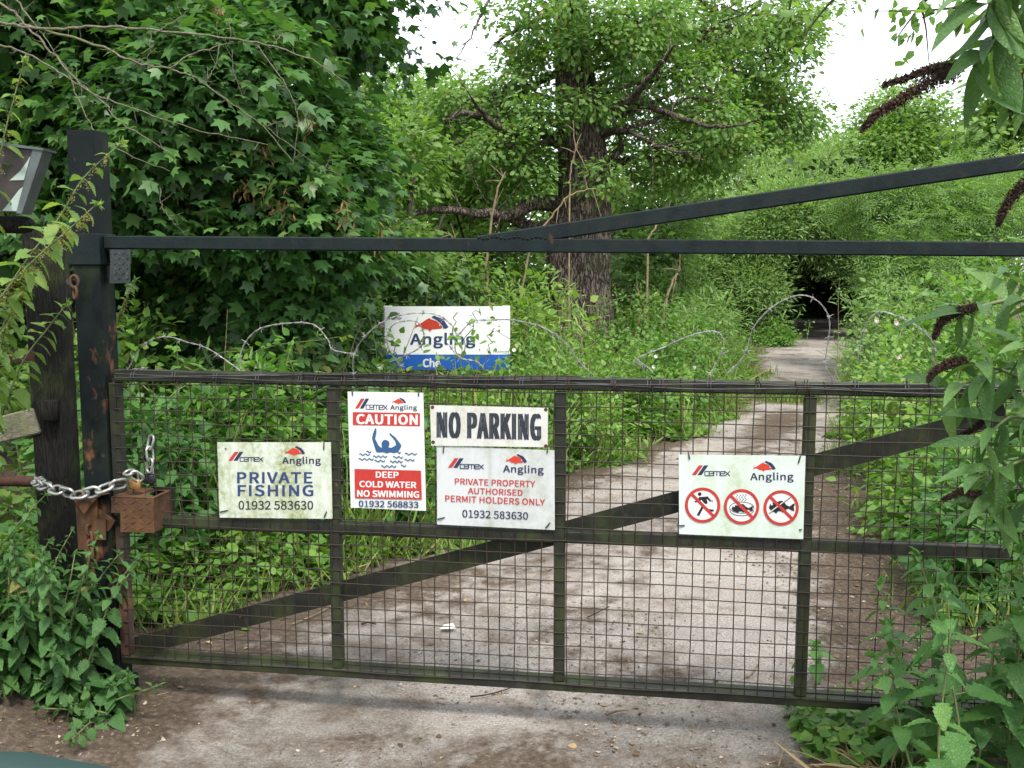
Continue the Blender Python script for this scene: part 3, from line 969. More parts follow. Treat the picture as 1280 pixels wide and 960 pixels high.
tree('oak_tree', 'far light green tree peeping over the willow below the white sky', 'tree', (11.5, 36, .2), [(11.5, 36, .2), (11.5, 36, 3), (11.4, 36, 5)], [.3, .24, .1],
     [lob(1045, 205, 36, 40, 30, 2, 11, 24), lob(1020, 260, 36, 60, 50, 2, 12, 24), lob(975, 220, 38, 60, 50, 2, 12, 24), lob(900, 190, 38, 80, 70, 2, 13, 22)],
     ('dia', .16, 18, .55, .4, .25, 1), M['oakleaf'], M['bark'], 47, bt, twigs=.3, limb_r=.07)
tree('sycamore_tree', 'light green sycamore at the back right with reddish seed clusters', 'tree', (11.8, 22, .2), [(11.8, 22, .2), (11.8, 22, 3), (11.6, 22, 5)], [.2, .16, .08],
     [lob(1250, 150, 22, 60, 45, 1.6, 11, 20), lob(1290, 90, 22, 60, 50, 1.6, 9, 20), lob(1240, 215, 22, 55, 35, 1.4, 9, 22), lob(1290, 260, 21, 60, 60, 1.4, 10, 22)],
     ('round', .17, 7, .36, .4, .35, 1), M['hazel'], M['bark'], 48, bt, twigs=.3, limb_r=.05)
AS = ('pin', .23, 11, .30, .6, .25, .8)
tree('ash_tree', 'bright yellow green young ash right of the lane', 'tree', (6.4, 14.5, .2), [(6.4, 14.5, .2), (6.4, 14.5, 1.2), (6.5, 14.6, 2.8)], [.07, .06, .03],
     [lob(1118, 262, 15, 58, 46, 1.0, 10, 18), lob(1180, 300, 14.5, 75, 60, 1.1, 12, 18), lob(1135, 350, 13.8, 55, 50, .8, 10, 18), lob(1240, 280, 14.5, 60, 60, 1, 10, 18), lob(1190, 250, 15.5, 60, 45, 1, 9, 18), lob(1122, 330, 14.5, 34, 50, .6, 7, 16)],
     AS, M['ash'], M['bark'], 49, bt, twigs=.4, limb_r=.025)
tl = []
for Yt in (22.8, 25.2, 27.6, 30.0):
    xc = 7.15 + .33 * (Yt - 22.5)
    tl += [(xc - 2.15, Yt, 1.1, .85, 1.3, 1.6, 12, 26), (xc + 2.0, Yt, 1.1, .85, 1.3, 1.6, 12, 26), (xc, Yt, 2.75, 2.3, 1.3, .9, 15, 28)]
tl += [(9.8, 32, 1.2, 2.2, .7, 1.8, 14, 26), (9.6, 31, 3.4, 2.4, 1.5, 1.2, 11, 22), (10.3, 34, 1.6, 3.2, .7, 2.2, 18, 26), (10.8, 35.5, 1.6, 3.6, .7, 2.4, 18, 26)]
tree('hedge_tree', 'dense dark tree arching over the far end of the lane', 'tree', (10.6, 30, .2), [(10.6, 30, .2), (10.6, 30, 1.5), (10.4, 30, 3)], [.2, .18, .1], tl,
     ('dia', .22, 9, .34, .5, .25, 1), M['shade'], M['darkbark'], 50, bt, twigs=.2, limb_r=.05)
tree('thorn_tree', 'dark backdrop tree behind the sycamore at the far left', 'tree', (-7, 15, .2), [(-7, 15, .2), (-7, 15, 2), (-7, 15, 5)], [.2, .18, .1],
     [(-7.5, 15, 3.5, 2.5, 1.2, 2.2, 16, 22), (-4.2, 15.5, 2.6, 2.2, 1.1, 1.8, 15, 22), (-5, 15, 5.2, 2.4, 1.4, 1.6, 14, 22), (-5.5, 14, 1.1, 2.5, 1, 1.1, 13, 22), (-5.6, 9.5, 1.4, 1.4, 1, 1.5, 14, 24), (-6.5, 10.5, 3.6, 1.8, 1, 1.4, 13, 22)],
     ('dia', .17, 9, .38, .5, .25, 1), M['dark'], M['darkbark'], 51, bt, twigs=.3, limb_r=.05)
tree('hedge_tree', 'low dark hedge tree closing the wood behind the oak', 'tree', (1, 24, .2), [(1, 24, .2), (1, 24, 1.5), (1, 24, 3)], [.2, .18, .1],
     [(-2.5, 24, 2.0, 2.4, 1.2, 2.0, 14, 22), (1.2, 24.5, 2.2, 2.2, 1.2, 2.2, 14, 22), (4.2, 26, 1.6, 1.6, 1.0, 1.5, 10, 22), (-.5, 24.5, 3.6, 2.4, 1.2, 1.2, 12, 20)],
     ('dia', .2, 9, .42, .5, .25, 1), M['hazel'], M['darkbark'], 52, bt, twigs=.3, limb_r=.05)

# cherry twigs hanging in from a tree standing out of view on the right
CH = thing('cherry_tree', 'thin hanging cherry twigs with small leaves against the white sky', 'tree', (3.6, 4.6, 0))
tb = MB()
tb.tube(smoothpath([(3.6, 4.6, -.05), (3.55, 4.6, 1.5), (3.4, 4.55, 2.8), (3.0, 4.5, 3.5)], 4), np.linspace(.12, .07, 13), 10)
tb.build('trunk', M['bark'], CH)
r_ = np.random.default_rng(77)
cb, tw = MB(), MB()
top = np.array([3.0, 4.5, 3.5])
for pts, k in [([(1250, -90), (1200, -30), (1158, 0), (1135, 28), (1115, 56)], 26), ([(1250, -90), (1120, -60), (1050, -8), (1022, 22), (1003, 48)], 14), ([(1250, -60), (1215, 0), (1170, 12), (1090, 14)], 26),
               ([(1240, -60), (1225, -10), (1205, 25), (1195, 40)], 22), ([(1120, -60), (1005, -20), (985, 15), (970, 35)], 10), ([(1200, -30), (1156, 0), (1158, 40), (1162, 88)], 4), ([(1250, -60), (1262, 0), (1240, 30)], 18)]:
    P = smoothpath(np.vstack([top, [at(x, y, 4.3) for x, y in pts]]), 6)
    tw.tube(P, np.linspace(.012, .0018, len(P)), 4, cap=False)
    ii = r_.integers(len(P) // 2, len(P), k)
    Q = P[ii] + r_.normal(0, .045, (k, 3))
    put_leaves(cb, 'ovate', Q, r_.normal(0, .6, (k, 3)) + [0, 0, -.6], r_.normal(0, .6, (k, 3)) + [0, 0, .8], r_.uniform(.045, .065, k), r_.uniform(.2, .8, k))
tw.build('twigs', M['darkbark'], CH)
cb.build('leaves', M['hazel'], CH)

# bare lichened branches top left, from a dead tree out of view on the left
DT = thing('dead_tree', 'bare pale lichened branches reaching in front of the sycamore at top left', 'tree', (-3.3, 4.5, 0))
tb = MB()
tb.tube(smoothpath([(-3.3, 4.5, -.05), (-3.25, 4.5, 1.2), (-3.1, 4.45, 2.4), (-2.95, 4.4, 3.1)], 4), np.linspace(.11, .06, 13), 10)
tb.build('trunk', M['deadwood'], DT)
for pts, w in [([(-190, 10), (-60, 22), (0, 29), (60, 36), (120, 34), (180, 36), (250, 44), (320, 53), (390, 75), (432, 104)], 3.6),
               ([(-150, -60), (0, 5), (30, 30), (65, 65), (95, 100), (130, 130), (150, 152), (215, 192)], 3.0), ([(-190, 10), (-60, 46), (0, 56), (40, 70), (80, 95), (125, 120), (190, 145), (260, 165), (335, 181)], 2.4),
               ([(25, 30), (85, 45), (130, 60), (170, 78), (210, 86), (245, 98), (290, 130), (330, 160), (366, 202)], 2.8), ([(210, 86), (240, 68), (270, 58), (292, 52)], 2.0),
               ([(85, 88), (105, 140), (130, 175), (160, 193), (212, 214)], 1.6), ([(318, 53), (345, 90), (366, 125), (372, 160), (366, 205)], 1.7), ([(188, 42), (188, 60), (184, 72), (168, 74)], 1.3),
               ([(274, 57), (268, 85), (256, 104)], 1.3), ([(287, 50), (288, 20)], 1.0), ([(342, 55), (352, 44), (372, 38)], 1.1), ([(290, 62), (292, 90), (303, 120)], 1.0), ([(330, 155), (350, 152), (365, 144)], .9),
               ([(20, 0), (45, 32), (60, 52), (85, 88)], 1.8), ([(195, 40), (225, 22), (236, 12)], 1.0), ([(200, 235), (203, 260), (215, 275), (230, 292)], 1.2), ([(335, 160), (360, 180), (395, 205), (425, 218)], .9)]:
    P = smoothpath([at(x, y, 4.7 - .15 * math.sin(x * .01)) for x, y in pts], 6, .003)
    b_ = MB()
    b_.tube(P, np.linspace(w, max(.5, w * .35), len(P)) * 4.7 / F * .62, 5, cap=False)
    for k in range(len(P) // 3):
        i = rng.integers(2, len(P) - 1)
        d = nrm(rng.normal(0, 1, 3) * [1, .4, 1])
        L = rng.uniform(.02, .07)
        b_.tube([P[i], P[i] + d * L * .6, P[i] + d * L + [0, 0, .008]], [.0022, .0016, .0008], 3, cap=False)
    b_.build('branch', M['deadwood'], DT)

# ------------------------------------------------------------------ undergrowth
def bush(name, label, x, y, rx, ry, h, leaf, lm, seed, ns=10, nc=16, stems=6, group=None, flower=None):
    r_ = np.random.default_rng(seed)
    TS[0] = r_.normal(0, .14)
    z0 = float(ground_z(x, y))
    root = thing(name, label, 'shrub', (x, y, z0), group)
    sb, cb = MB(), MB()
    c = np.array([x, y, z0 + h * .42])
    rad = np.array([rx, ry, h * .62])
    _, sub, q, o = lobe_clusters((*c, *rad, ns, nc), r_, .5)
    Q, O_ = q.reshape(-1, 3), o.reshape(-1, 3)
    g = Q[:, 2] > z0 + .02
    sprays(cb, Q[g], O_[g], leaf[2], leaf[3], leaf[0], leaf[1], r_, *leaf[4:])
    sprays(cb, Q[g][::2], O_[g][::2], 3, leaf[3] * 1.2, 'lance_n' if seed % 2 else 'round', leaf[1] * (1.5 if seed % 2 else .7), r_, .7, .0, .8)
    for s_ in sub:
        b0 = np.array([x + r_.normal(0, rx * .25), y + r_.normal(0, ry * .25), z0 - .03])
        sb.tube(smoothpath([b0, (b0 + s_) / 2 + [0, 0, .12], s_, s_ + r_.normal(0, .1, 3)], 3), np.linspace(.008, .003, 10), 4, cap=False)
    for k in range(stems):
        b0 = np.array([x + r_.normal(0, rx * .4), y + r_.normal(0, ry * .4), z0])
        e = np.array([x + r_.normal(0, rx * .9), y + r_.normal(0, ry * .7), z0 + h * r_.uniform(.8, 1.25)])
        P = smoothpath([b0, (b0 + e) / 2 + [0, 0, h * .3], e], 5)
        sb.tube(P, np.linspace(.006, .002, len(P)), 4, cap=False)
        Qs = P[4:]
        sprays(cb, Qs, nrm(r_.normal(0, 1, Qs.shape)), 3, .07, leaf[0], leaf[1] * .85, r_, *leaf[4:])
    TS[0] = 0.0
    sb.build('stems', M['stem'], root)
    cb.build('leaves', lm, root)
    if seed % 3 == 0:                                   # last year's dry stalks
        db = MB()
        for k in range(5):
            b0 = np.array([x + r_.normal(0, rx * .5), y + r_.normal(0, ry * .5) - ry * .4, z0])
            e = b0 + [r_.normal(0, .25), r_.normal(0, .15), h * r_.uniform(.8, 1.25)]
            db.tube(smoothpath([b0, (b0 + e) / 2 + r_.normal(0, .04, 3), e], 4, .006, r_), np.linspace(.006, .002, 9), 4, cap=False)
        db.build('dry_stalks', M['cane'], root)
    if flower:
        for k in range(flower[0]):
            a = r_.uniform(0, 2 * np.pi)
            p_ = c + rad * np.array([r_.uniform(-.9, .9), -r_.uniform(.5, .95), r_.uniform(.1, .8)])
            fb = MB()
            nn = 7
            put_leaves(fb, 'round', np.repeat(p_[None], nn, 0), np.stack([np.cos(np.arange(nn) * .9), np.full(nn, -.5), np.sin(np.arange(nn) * .9)], -1), np.tile([0, -1., .3], (nn, 1)), flower[1], np.full(nn, .5))
            fb.build('flower', flower[2], root)
    return root


BR = ('ovate', .060, 9, .16, .5, .25, 1.0)
BL = ('ovate', .068, 8, .16, .5, .25, 1.0)
BS = ('ovate', .050, 10, .15, .55, .2, 1.0)
NT = ('nettle', .085, 5, .16, .5, .35, 1.0)
BN = ('lance_n', .11, 9, .16, .6, .1, .8)
vb = 'brambles along the left verge'
spec = [  # x, y, rx, ry, h, leaf
    ('bramble_bush', 'leafy clump behind the mesh at the foot of the black post', -1.95, 5.0, .42, .4, .85, NT, 'nettle'),
    ('bramble_bush', 'leafy clump behind the private fishing sign', -1.45, 5.5, .45, .4, .9, BL, 'bramble'),
    ('bramble_bush', 'leafy mound left of the private fishing sign, under the dark sycamore', -2.4, 6.2, .6, .5, 1.1, BL, 'bramble'),
    ('bramble_bush', 'leafy mound behind the private fishing sign, further from the gate', -1.6, 6.6, .6, .5, 1.05, NT, 'balm'),
    ('bramble_bush', 'leafy clump behind the caution sign', -.85, 6.0, .42, .4, .7, NT, 'nettle'),
    ('bramble_bush', 'leafy mound behind the caution sign, in front of the white board', -1.15, 7.2, .45, .4, .85, BS, 'bramble'),
    ('bramble_bush', 'leafy mound behind the no parking sign', -.3, 7.3, .45, .4, .62, BS, 'bramble'),
    ('bramble_bush', 'leafy mound behind the middle gate stile, beside the lane', .35, 8.2, .6, .5, .85, BS, 'bramble'),
    ('bramble_bush', 'leafy mound right of the white board post, with white bindweed flowers', .2, 9.6, .7, .5, 1.1, BN, 'bramble'),
    ('bramble_bush', 'leafy mound on the lane edge below the oak trunk', 1.0, 9.4, .65, .5, .85, BS, 'bramble'),
    ('bramble_bush', 'leafy thicket round the foot of the oak, left side', .1, 11.6, .8, .6, 1.2, BR, 'hazel'),
    ('bramble_bush', 'leafy thicket round the foot of the oak, right side', 1.4, 12.3, .8, .6, 1.0, BR, 'hazel'),
    ('bramble_bush', 'leafy mound on the lane edge right of the oak, nearest the bend', 1.7, 10.9, .6, .5, .9, BS, 'bramble'),
    ('bramble_bush', 'tall pale weeds on the lane edge below the willow', 2.5, 13.2, .75, .7, 1.15, BN, 'ash'),
    ('bramble_bush', 'leafy mound between the oak and the willow', 2.4, 15.5, 1.0, .8, 1.3, BR, 'bramble'),
    ('bramble_bush', 'far leafy mound on the left of the lane bend', 3.3, 17.5, .8, .8, 1.0, BR, 'hazel'),
    ('bramble_bush', 'leafy mound left behind the white board', -1.5, 9.3, .8, .5, 1.2, BR, 'hazel'),
    ('bramble_bush', 'low dark leafy mound in the sycamore shade, far left', -3.4, 7.4, .9, .6, 1.0, BL, 'nettle'),
    ('bramble_bush', 'leafy mound at the left edge beyond the timber post', -2.95, 5.3, .55, .6, 1.1, BL, 'nettle_pale'),
    ('bramble_bush', 'leafy mound at the far end of the lane under the willow', 5.4, 20.6, .75, .5, .42, BR, 'bramble'),
]
for k, (nm, lb_, x, y, rx, ry, h, lf, lm_) in enumerate(spec):
    fl = (3, .024, M['petal']) if 'bindweed' in lb_ or 'in front of the white board' in lb_ or 'right of the oak, nearest' in lb_ else None
    bush(nm, lb_, x, y, rx, ry, h, lf, M[lm_], 100 + k, ns=11, nc=int(16 + 6 * min(1.2, rx)), group=vb, flower=fl)
vr = 'plants along the right verge'
spec = [
    ('balsam_plant', 'pink flowered balsam clump beside the lane under the dark brace', 3.35, 8.6, .42, .45, .95, BR, 'bramble', (4, .03, M['pink'])),
    ('balsam_plant', 'pink flowered balsam clump further up the right of the lane', 4.2, 11.2, .6, .55, 1.15, BS, 'ash', (5, .032, M['pink'])),
    ('bramble_bush', 'leafy bank behind the right gate panel, above the mid rail', 3.1, 7.0, .55, .5, 1.0, BR, 'bramble', None),
    ('bramble_bush', 'leafy bank behind the buddleia, beyond the gate', 3.9, 8.0, .7, .6, 1.3, BL, 'bramble', (2, .035, M['petal'])),
    ('bramble_bush', 'low leafy clump on the lane edge behind the right gate panel', 2.55, 5.9, .42, .4, .6, BL, 'bramble', None),
    ('bramble_bush', 'leafy clump behind the nettles at the right end of the gate', 2.45, 4.7, .5, .5, .85, BL, 'nettle', None),
    ('bramble_bush', 'tall pale weeds right of the lane under the young ash', 5.1, 12.6, .8, .7, 1.3, BN, 'ash', None),
    ('bramble_bush', 'far leafy mound on the right where the lane bends', 7.2, 17.5, 1.1, .9, 1.4, BR, 'ash', None),
    ('bramble_bush', 'leafy mound behind the balsam on the right', 5.0, 10.0, .8, .6, 1.5, BR, 'bramble', None),
    ('bramble_bush', 'leafy mound at the tunnel mouth on the right', 8.9, 20.5, 1.1, .8, 1.3, BR, 'hazel', None),
]
for k, (nm, lb_, x, y, rx, ry, h, lf, lm_, fl) in enumerate(spec):
    bush(nm, lb_, x, y, rx, ry, h, lf, M[lm_], 200 + k, ns=11, nc=int(16 + 6 * min(1.2, rx)), group=vr, flower=fl)

# countless low leaves and grass on both verges
r_ = np.random.default_rng(9)
cb = MB()


def verge_pts(n, ymin, ymax, wmax, inner=.0):
    Yv = ymin + (ymax - ymin) * r_.uniform(0, 1, n) ** 1.5
    side = r_.uniform(0, 1, n) < .55
    d = np.abs(r_.normal(0, 1, n)) * wmax * .5 + inner + (vnoise(np.stack([Yv * 1.9, side * 30., Yv * 0], -1)) - .5) * .5 + (vnoise(np.stack([Yv * 6., side * 30., Yv * 0 + 3], -1)) - .5) * .35
    Xv = np.where(side, xl(Yv) - d, xr(Yv) + d)
    return Xv, Yv, d


for n, y0, y1, w, s0, s1, hh in ((15000, 4.3, 11, 1.8, .045, .09, .26), (9000, 9, 26, 2.6, .07, .13, .35)):
    Xv, Yv, d = verge_pts(n, y0, y1, w, .08)
    ok = ~((Yv < 4.6) & (Xv > -1.2) & (Xv < 1.9))
    Xv, Yv, d = Xv[ok], Yv[ok], d[ok]
    Zv = ground_z(Xv, Yv) + r_.uniform(.01, 1, len(Xv)) * hh * np.clip(d / .5, .12, 1)
    P = np.stack([Xv, Yv, Zv], -1)
    D = r_.normal(0, 1, P.shape) * [1, 1, .35]
    put_leaves(cb, 'ovate', P, D, r_.normal(0, .4, P.shape) + [0, 0, 1], r_.uniform(s0, s1, len(P)), .5 + r_.normal(0, .22, len(P)))
# the patch of low ivy in front of the gate at bottom right
n = 900
Xv = .98 + np.abs(r_.normal(0, .32, n))
Yv = 3.22 + r_.normal(0, .13, n) + (Xv - 1.1) * -.25
P = np.stack([Xv, Yv, ground_z(Xv, Yv) + r_.uniform(.01, .10, n) + .10 * np.clip(Xv - 1.15, 0, 1)], -1)
put_leaves(cb, 'round', P, r_.normal(0, 1, P.shape) * [1, 1, .3], r_.normal(0, .4, P.shape) + [0, -.3, 1], r_.uniform(.03, .055, n), .5 + r_.normal(0, .25, n))
o = kind(cb.build('ground_cover', M['under']), 'stuff')
o['label'] = 'low leafy ground cover spreading over both verges of the lane'
gb = MB()
Xv, Yv, d = verge_pts(9000, 4.2, 20, 1.2, -.02)
ok = ~((Yv < 4.5) & (Xv > -1.3) & (Xv < 1.9))
Xv, Yv = Xv[ok], Yv[ok]
xm = (xl(12.6) + xr(12.6)) / 2
Xv = np.concatenate([Xv, r_.normal(3.35, .20, 1600), r_.normal(-.55, .25, 500)])
Yv = np.concatenate([Yv, r_.normal(12.0, .16, 1600), r_.normal(5.6, .15, 500)])
P = np.stack([Xv, Yv, ground_z(Xv, Yv)], -1)
n = len(P)
Yt = r_.uniform(5.0, 15, 5200)
sd = r_.uniform(0, 1, 5200) < .6
dd_ = r_.uniform(.05, 1.3, 5200)
Xt = np.where(sd, xl(Yt) - dd_, xr(Yt) + dd_)
cl = vnoise(np.stack([Xt * 1.6, Yt * 1.6, Xt * 0 + 6], -1)) > .55
Pt = np.stack([Xt, Yt, ground_z(Xt, Yt)], -1)[cl]
put_leaves(gb, 'tallblade', Pt, r_.normal(0, .28, Pt.shape) + [0, 0, 1], r_.normal(0, 1, Pt.shape) * [1, 1, .1], r_.uniform(.3, .75, len(Pt)), r_.uniform(.2, 1, len(Pt)))
put_leaves(gb, 'blade', P, r_.normal(0, .35, P.shape) + [0, 0, 1], r_.normal(0, 1, P.shape) * [1, 1, .1], r_.uniform(.06, .2, n), r_.uniform(0, 1, n))
o = kind(gb.build('grass', M['grass']), 'stuff')
o['label'] = 'short grass along the lane edges and in its middle'


# nettles one by one
def nettle(name, label, path, lw, lm, group, seed, n=11, seeds=0, r0=.0045, l0=.35):
    r_ = np.random.default_rng(seed)
    P = smoothpath(path, 8)
    root = thing(name, label, 'plant', P[0], group)
    sb, cb, db = MB(), MB(), MB()
    sb.tube(P, np.linspace(r0, r0 * .45, len(P)), 5)
    T = nrm(np.gradient(P, axis=0))
    ks = np.linspace(l0, 1.0, n)
    Pp, Dd, Nn, Ss, Tt = [], [], [], [], []
    for i, t in enumerate(ks):
        f = t * (len(P) - 1)
        k = min(int(f), len(P) - 2)
        p_ = P[k] + (P[k + 1] - P[k]) * (f - k)
        tt = T[k]
        a = nrm(np.cross(tt, [0.3, 1, 0.2] if i % 2 else [1, -.3, .2]))
        s = lw * (1.05 - .75 * max(0, t - .35) / .65) * r_.uniform(.8, 1.15)
        for sg_ in (-1, 1):
            d = a * sg_ + tt * .25 + np.array([0, 0, -.25]) + r_.normal(0, .2, 3)
            pet = p_ + nrm(d) * s * .22
            sb.tube([p_, pet], [r0 * .4, r0 * .3], 3, cap=False)
            Pp.append(pet)
            Dd.append(d + [0, 0, -.25])
            Nn.append(np.array([0, 0, 1.0]) + tt * .5 + r_.normal(0, .25, 3))
            Ss.append(s)
            Tt.append(.5 + r_.normal(0, .2))
        if seeds and .3 < t < .98:
            for q in range(seeds):
                m_ = 20
                ln = r_.uniform(.025, .05)
                az = r_.uniform(0, 6.28)
                hd = np.array([math.cos(az) * .5, math.sin(az) * .5, -.9])
                tq = r_.uniform(0, 1, m_)[:, None]
                Q = p_ + hd * tq * ln + r_.normal(0, .0035, (m_, 3))
                put_leaves(db, 'dia', Q, r_.normal(0, 1, (m_, 3)), r_.normal(0, 1, (m_, 3)), .0065, r_.uniform(0, 1, m_))
    # small tuft at the tip
    for q in range(5):
        Pp.append(P[-1]); Dd.append(T[-1] + r_.normal(0, .6, 3)); Nn.append(r_.normal(0, 1, 3)); Ss.append(lw * .28); Tt.append(.7)
    put_leaves(cb, 'nettle', np.array(Pp), np.array(Dd), np.array(Nn), np.array(Ss), np.array(Tt))
    sb.build('stem', M['stem'], root)
    cb.build('leaves', lm, root)
    if seeds:
        db.build('seed_tassels', M['seed'], root)
    return root


def upright(x, y, h, lean, r_):
    z = float(ground_z(x, y))
    dx, dy = lean
    return [(x, y, z - .02), (x + dx * .3 + r_.normal(0, .015), y + dy * .3, z + h * .45), (x + dx * .7, y + dy * .7, z + h * .8), (x + dx, y + dy, z + h)]


r_ = np.random.default_rng(61)
gl = 'nettles at the foot of the black post'
for k in range(84):
    x = r_.uniform(-2.15, -1.55) if k < 74 else r_.uniform(-1.52, -1.34)
    y = r_.uniform(3.26, 3.50)
    h = r_.uniform(.14, .64) if k < 74 else r_.uniform(.06, .16)
    nettle('nettle_plant', 'one of the small leaved green nettles crowding the foot of the black gate post', upright(x, y, h, (r_.normal(.06, .12), r_.normal(-.06, .10)), r_), r_.uniform(.055, .085), M['balm'], gl, 300 + k, n=16 if h > .2 else 8, l0=.12)
gr_ = 'nettles at the right end of the gate'
for k in range(34):
    x = r_.uniform(1.16, 1.95)
    y = r_.uniform(2.45, 3.15)
    if x < .39 * y + .02:
        x = .39 * y + r_.uniform(.05, .35)
    h = r_.uniform(.5, .86)
    nettle('nettle_plant', 'one of the large leaved nettles in front of the right end of the gate', upright(x, y, h, (r_.normal(-.06, .09), r_.normal(-.04, .07)), r_), r_.uniform(.09, .135), M['nettle'], gr_, 400 + k, n=11, l0=.15)
tall = [([(-90, 600), (-25, 420), (30, 330), (72, 275), (105, 222), (150, 180)], 3.22, 'longest seeding nettle leaning across the top of the black post', .105, 3, .32),
        ([(-100, 560), (-40, 430), (10, 360), (48, 320), (88, 285), (120, 256)], 3.15, 'seeding nettle bent over below the longest one, across the post', .10, 4, .3),
        ([(-110, 520), (-60, 380), (-10, 230), (10, 150), (30, 78)], 3.5, 'upright pale nettle at the left edge above the tilted panel', .10, 2, .3),
        ([(-120, 640), (-60, 520), (-10, 430), (20, 380), (35, 340)], 3.2, 'pale nettle at the left edge level with the rusty rail', .115, 3, .3),
        ([(-60, 760), (-10, 560), (25, 460), (60, 410), (82, 382)], 3.42, 'small nettle tip in front of the dark timber post', .10, 0, .5),
        ([(128, 610), (135, 500), (140, 430), (150, 390), (170, 350)], 3.95, 'nettle behind the black post below the hanging plate', .075, 2, .5),
        ([(-90, 900), (-50, 620), (-20, 500), (0, 440), (8, 395)], 3.3, 'nettle at the very left edge beside the timber rail', .11, 2, .3)]
for k, (pts, Y, lb_, lw, sd, l0) in enumerate(tall):
    P = [at(x, y, Y) for x, y in pts]
    if P[0][2] > .1:
        P = [np.array([P[0][0] - .15, P[0][1] + .05, .08])] + P
    nettle('nettle_plant', lb_, P, lw, M['nettle_pale'] if k != 5 else M['nettle'], 'tall nettles round the post', 500 + k, n=13, seeds=sd, l0=l0)
for k, (x, y) in enumerate([(1.50, 3.55), (1.14, 3.62), (1.2, 3.75)]):
    nettle('nettle_plant', ['young nettle just behind the bottom rail near its right end', 'broad leaved seedling behind the bottom rail right of the last stile', 'small seedling behind the broad leaved one at the bottom rail'][k], upright(x, y, [.3, .2, .15][k], (0, 0), r_), [.08, .11, .07][k], M['nettle'], 'seedlings behind the gate', 520 + k, n=4, l0=.5)

vl = [(-1.35, 4.95, .55), (-1.6, 4.8, .7), (-1.1, 5.25, .5), (-2.0, 4.75, .8), (-.75, 5.55, .45), (-1.85, 5.5, 1.05), (-1.2, 6.1, .95), (-2.3, 5.6, 1.1), (-.4, 6.5, .6), (-.1, 6.9, .6), (-.65, 6.6, .8), (.25, 7.5, .65),
      (.6, 8.0, .6), (.1, 8.3, .85), (.9, 8.8, .7), (1.25, 9.5, .75), (1.0, 10.2, .95), (.5, 9.0, .9), (1.9, 10.5, .8), (-.2, 8.9, 1.0), (1.6, 11.5, 1.0), (.6, 10.6, 1.1), (-1.5, 7.3, 1.1), (-2.7, 6.6, 1.1)]
for k, (x, y, h) in enumerate(vl):
    nettle('nettle_plant', 'one of the single nettles standing up out of the left verge behind the gate', upright(x, y, h, (r_.normal(0, .08), r_.normal(-.05, .08)), r_), r_.uniform(.08, .12), M['nettle' if k % 3 else 'nettle_pale'], 'nettles in the left verge', 600 + k, n=12, l0=.15, seeds=0)
vl = [(2.6, 5.4, .6), (2.75, 6.3, .8), (2.9, 7.3, .7), (3.2, 7.8, .9), (3.6, 8.8, 1.0), (2.45, 4.6, .7), (2.2, 4.9, .4), (3.9, 9.8, 1.0), (3.3, 6.6, 1.1), (2.9, 5.6, .9)]
for k, (x, y, h) in enumerate(vl):
    nettle('nettle_plant', 'one of the single nettles standing up out of the right verge behind the gate', upright(x, y, h, (r_.normal(-.04, .08), r_.normal(-.05, .08)), r_), r_.uniform(.08, .12), M['nettle' if k % 3 else 'nettle_pale'], 'nettles in the right verge', 640 + k, n=12, l0=.15, seeds=0)

# buddleia on the right
BD = thing('buddleia_bush', 'buddleia with long grey green leaves and brown dead flower heads at the right edge', 'shrub', (2.15, 2.9, 0))
sb, cb = MB(), MB()
r_ = np.random.default_rng(14)
foot = np.array([2.15, 2.9, -.03])
TPL['bud'] = t_lance(.14, 7, .42, .06)
bst = [([(1420, 620), (1350, 470), (1290, 455), (1230, 470), (1180, 490)], 2.45, 6, .17, .5), ([(1420, 560), (1340, 400), (1280, 375), (1220, 385), (1195, 400)], 2.5, 6, .17, .5),
       ([(1400, 700), (1330, 560), (1270, 520), (1220, 560)], 2.35, 6, .17, .5), ([(1420, 640), (1370, 560), (1300, 560), (1250, 600), (1230, 640)], 2.4, 6, .16, .5),
       ([(1420, 380), (1400, 150), (1340, -10), (1290, 0), (1250, 50), (1216, 84)], 2.1, 6, .18, .62), ([(1420, 380), (1410, 120), (1360, -60), (1300, -50), (1250, -20), (1235, 10)], 2.0, 5, .18, .7),
       ([(1420, 430), (1370, 230), (1330, 100), (1300, 90), (1270, 110)], 2.2, 5, .16, .6), ([(1420, 480), (1360, 400), (1320, 430), (1275, 440)], 2.3, 6, .17, .5), ([(1420, 480), (1370, 330), (1310, 320), (1265, 345)], 2.6, 5, .15, .55),
       ([(1420, 640), (1380, 480), (1320, 500), (1262, 500)], 2.6, 6, .16, .4),
       ([(1420, 660), (1350, 560), (1280, 575), (1222, 602)], 2.35, 7, .17, .45), ([(1420, 600), (1340, 520), (1270, 470), (1212, 452)], 2.4, 7, .17, .45), ([(1420, 690), (1360, 620), (1300, 630), (1240, 560)], 2.5, 6, .16, .45)]
for pts, Y, nn, sz, l0 in bst:
    P = smoothpath(np.vstack([foot, (foot + at(*pts[0], Y)) / 2 + [0, 0, .05], [at(x, y, Y) for x, y in pts]]), 6)
    sb.tube(P, np.linspace(.014, .0025, len(P)), 6)
    T = nrm(np.gradient(P, axis=0))
    for i, t in enumerate(np.concatenate([np.linspace(l0 - .22, l0 - .04, 4), np.linspace(l0, .99, nn + 3)])):
        k = int(t * (len(P) - 1))
        a = nrm(np.cross(T[k], [0, .6, 1] if i % 2 else [0, -1, .5]))
        for s_ in (-1, 1):
            d = a * s_ + T[k] * .5 + r_.normal(0, .18, 3) + [0, 0, -.1]
            put_leaves(cb, 'bud', P[k][None], d[None], (np.array([0, 0, 1.0]) + r_.normal(0, .35, 3))[None], [sz * r_.uniform(.5, .98)], [.5 + r_.normal(0, .22)])
sb.build('stem', M['stem'], BD)
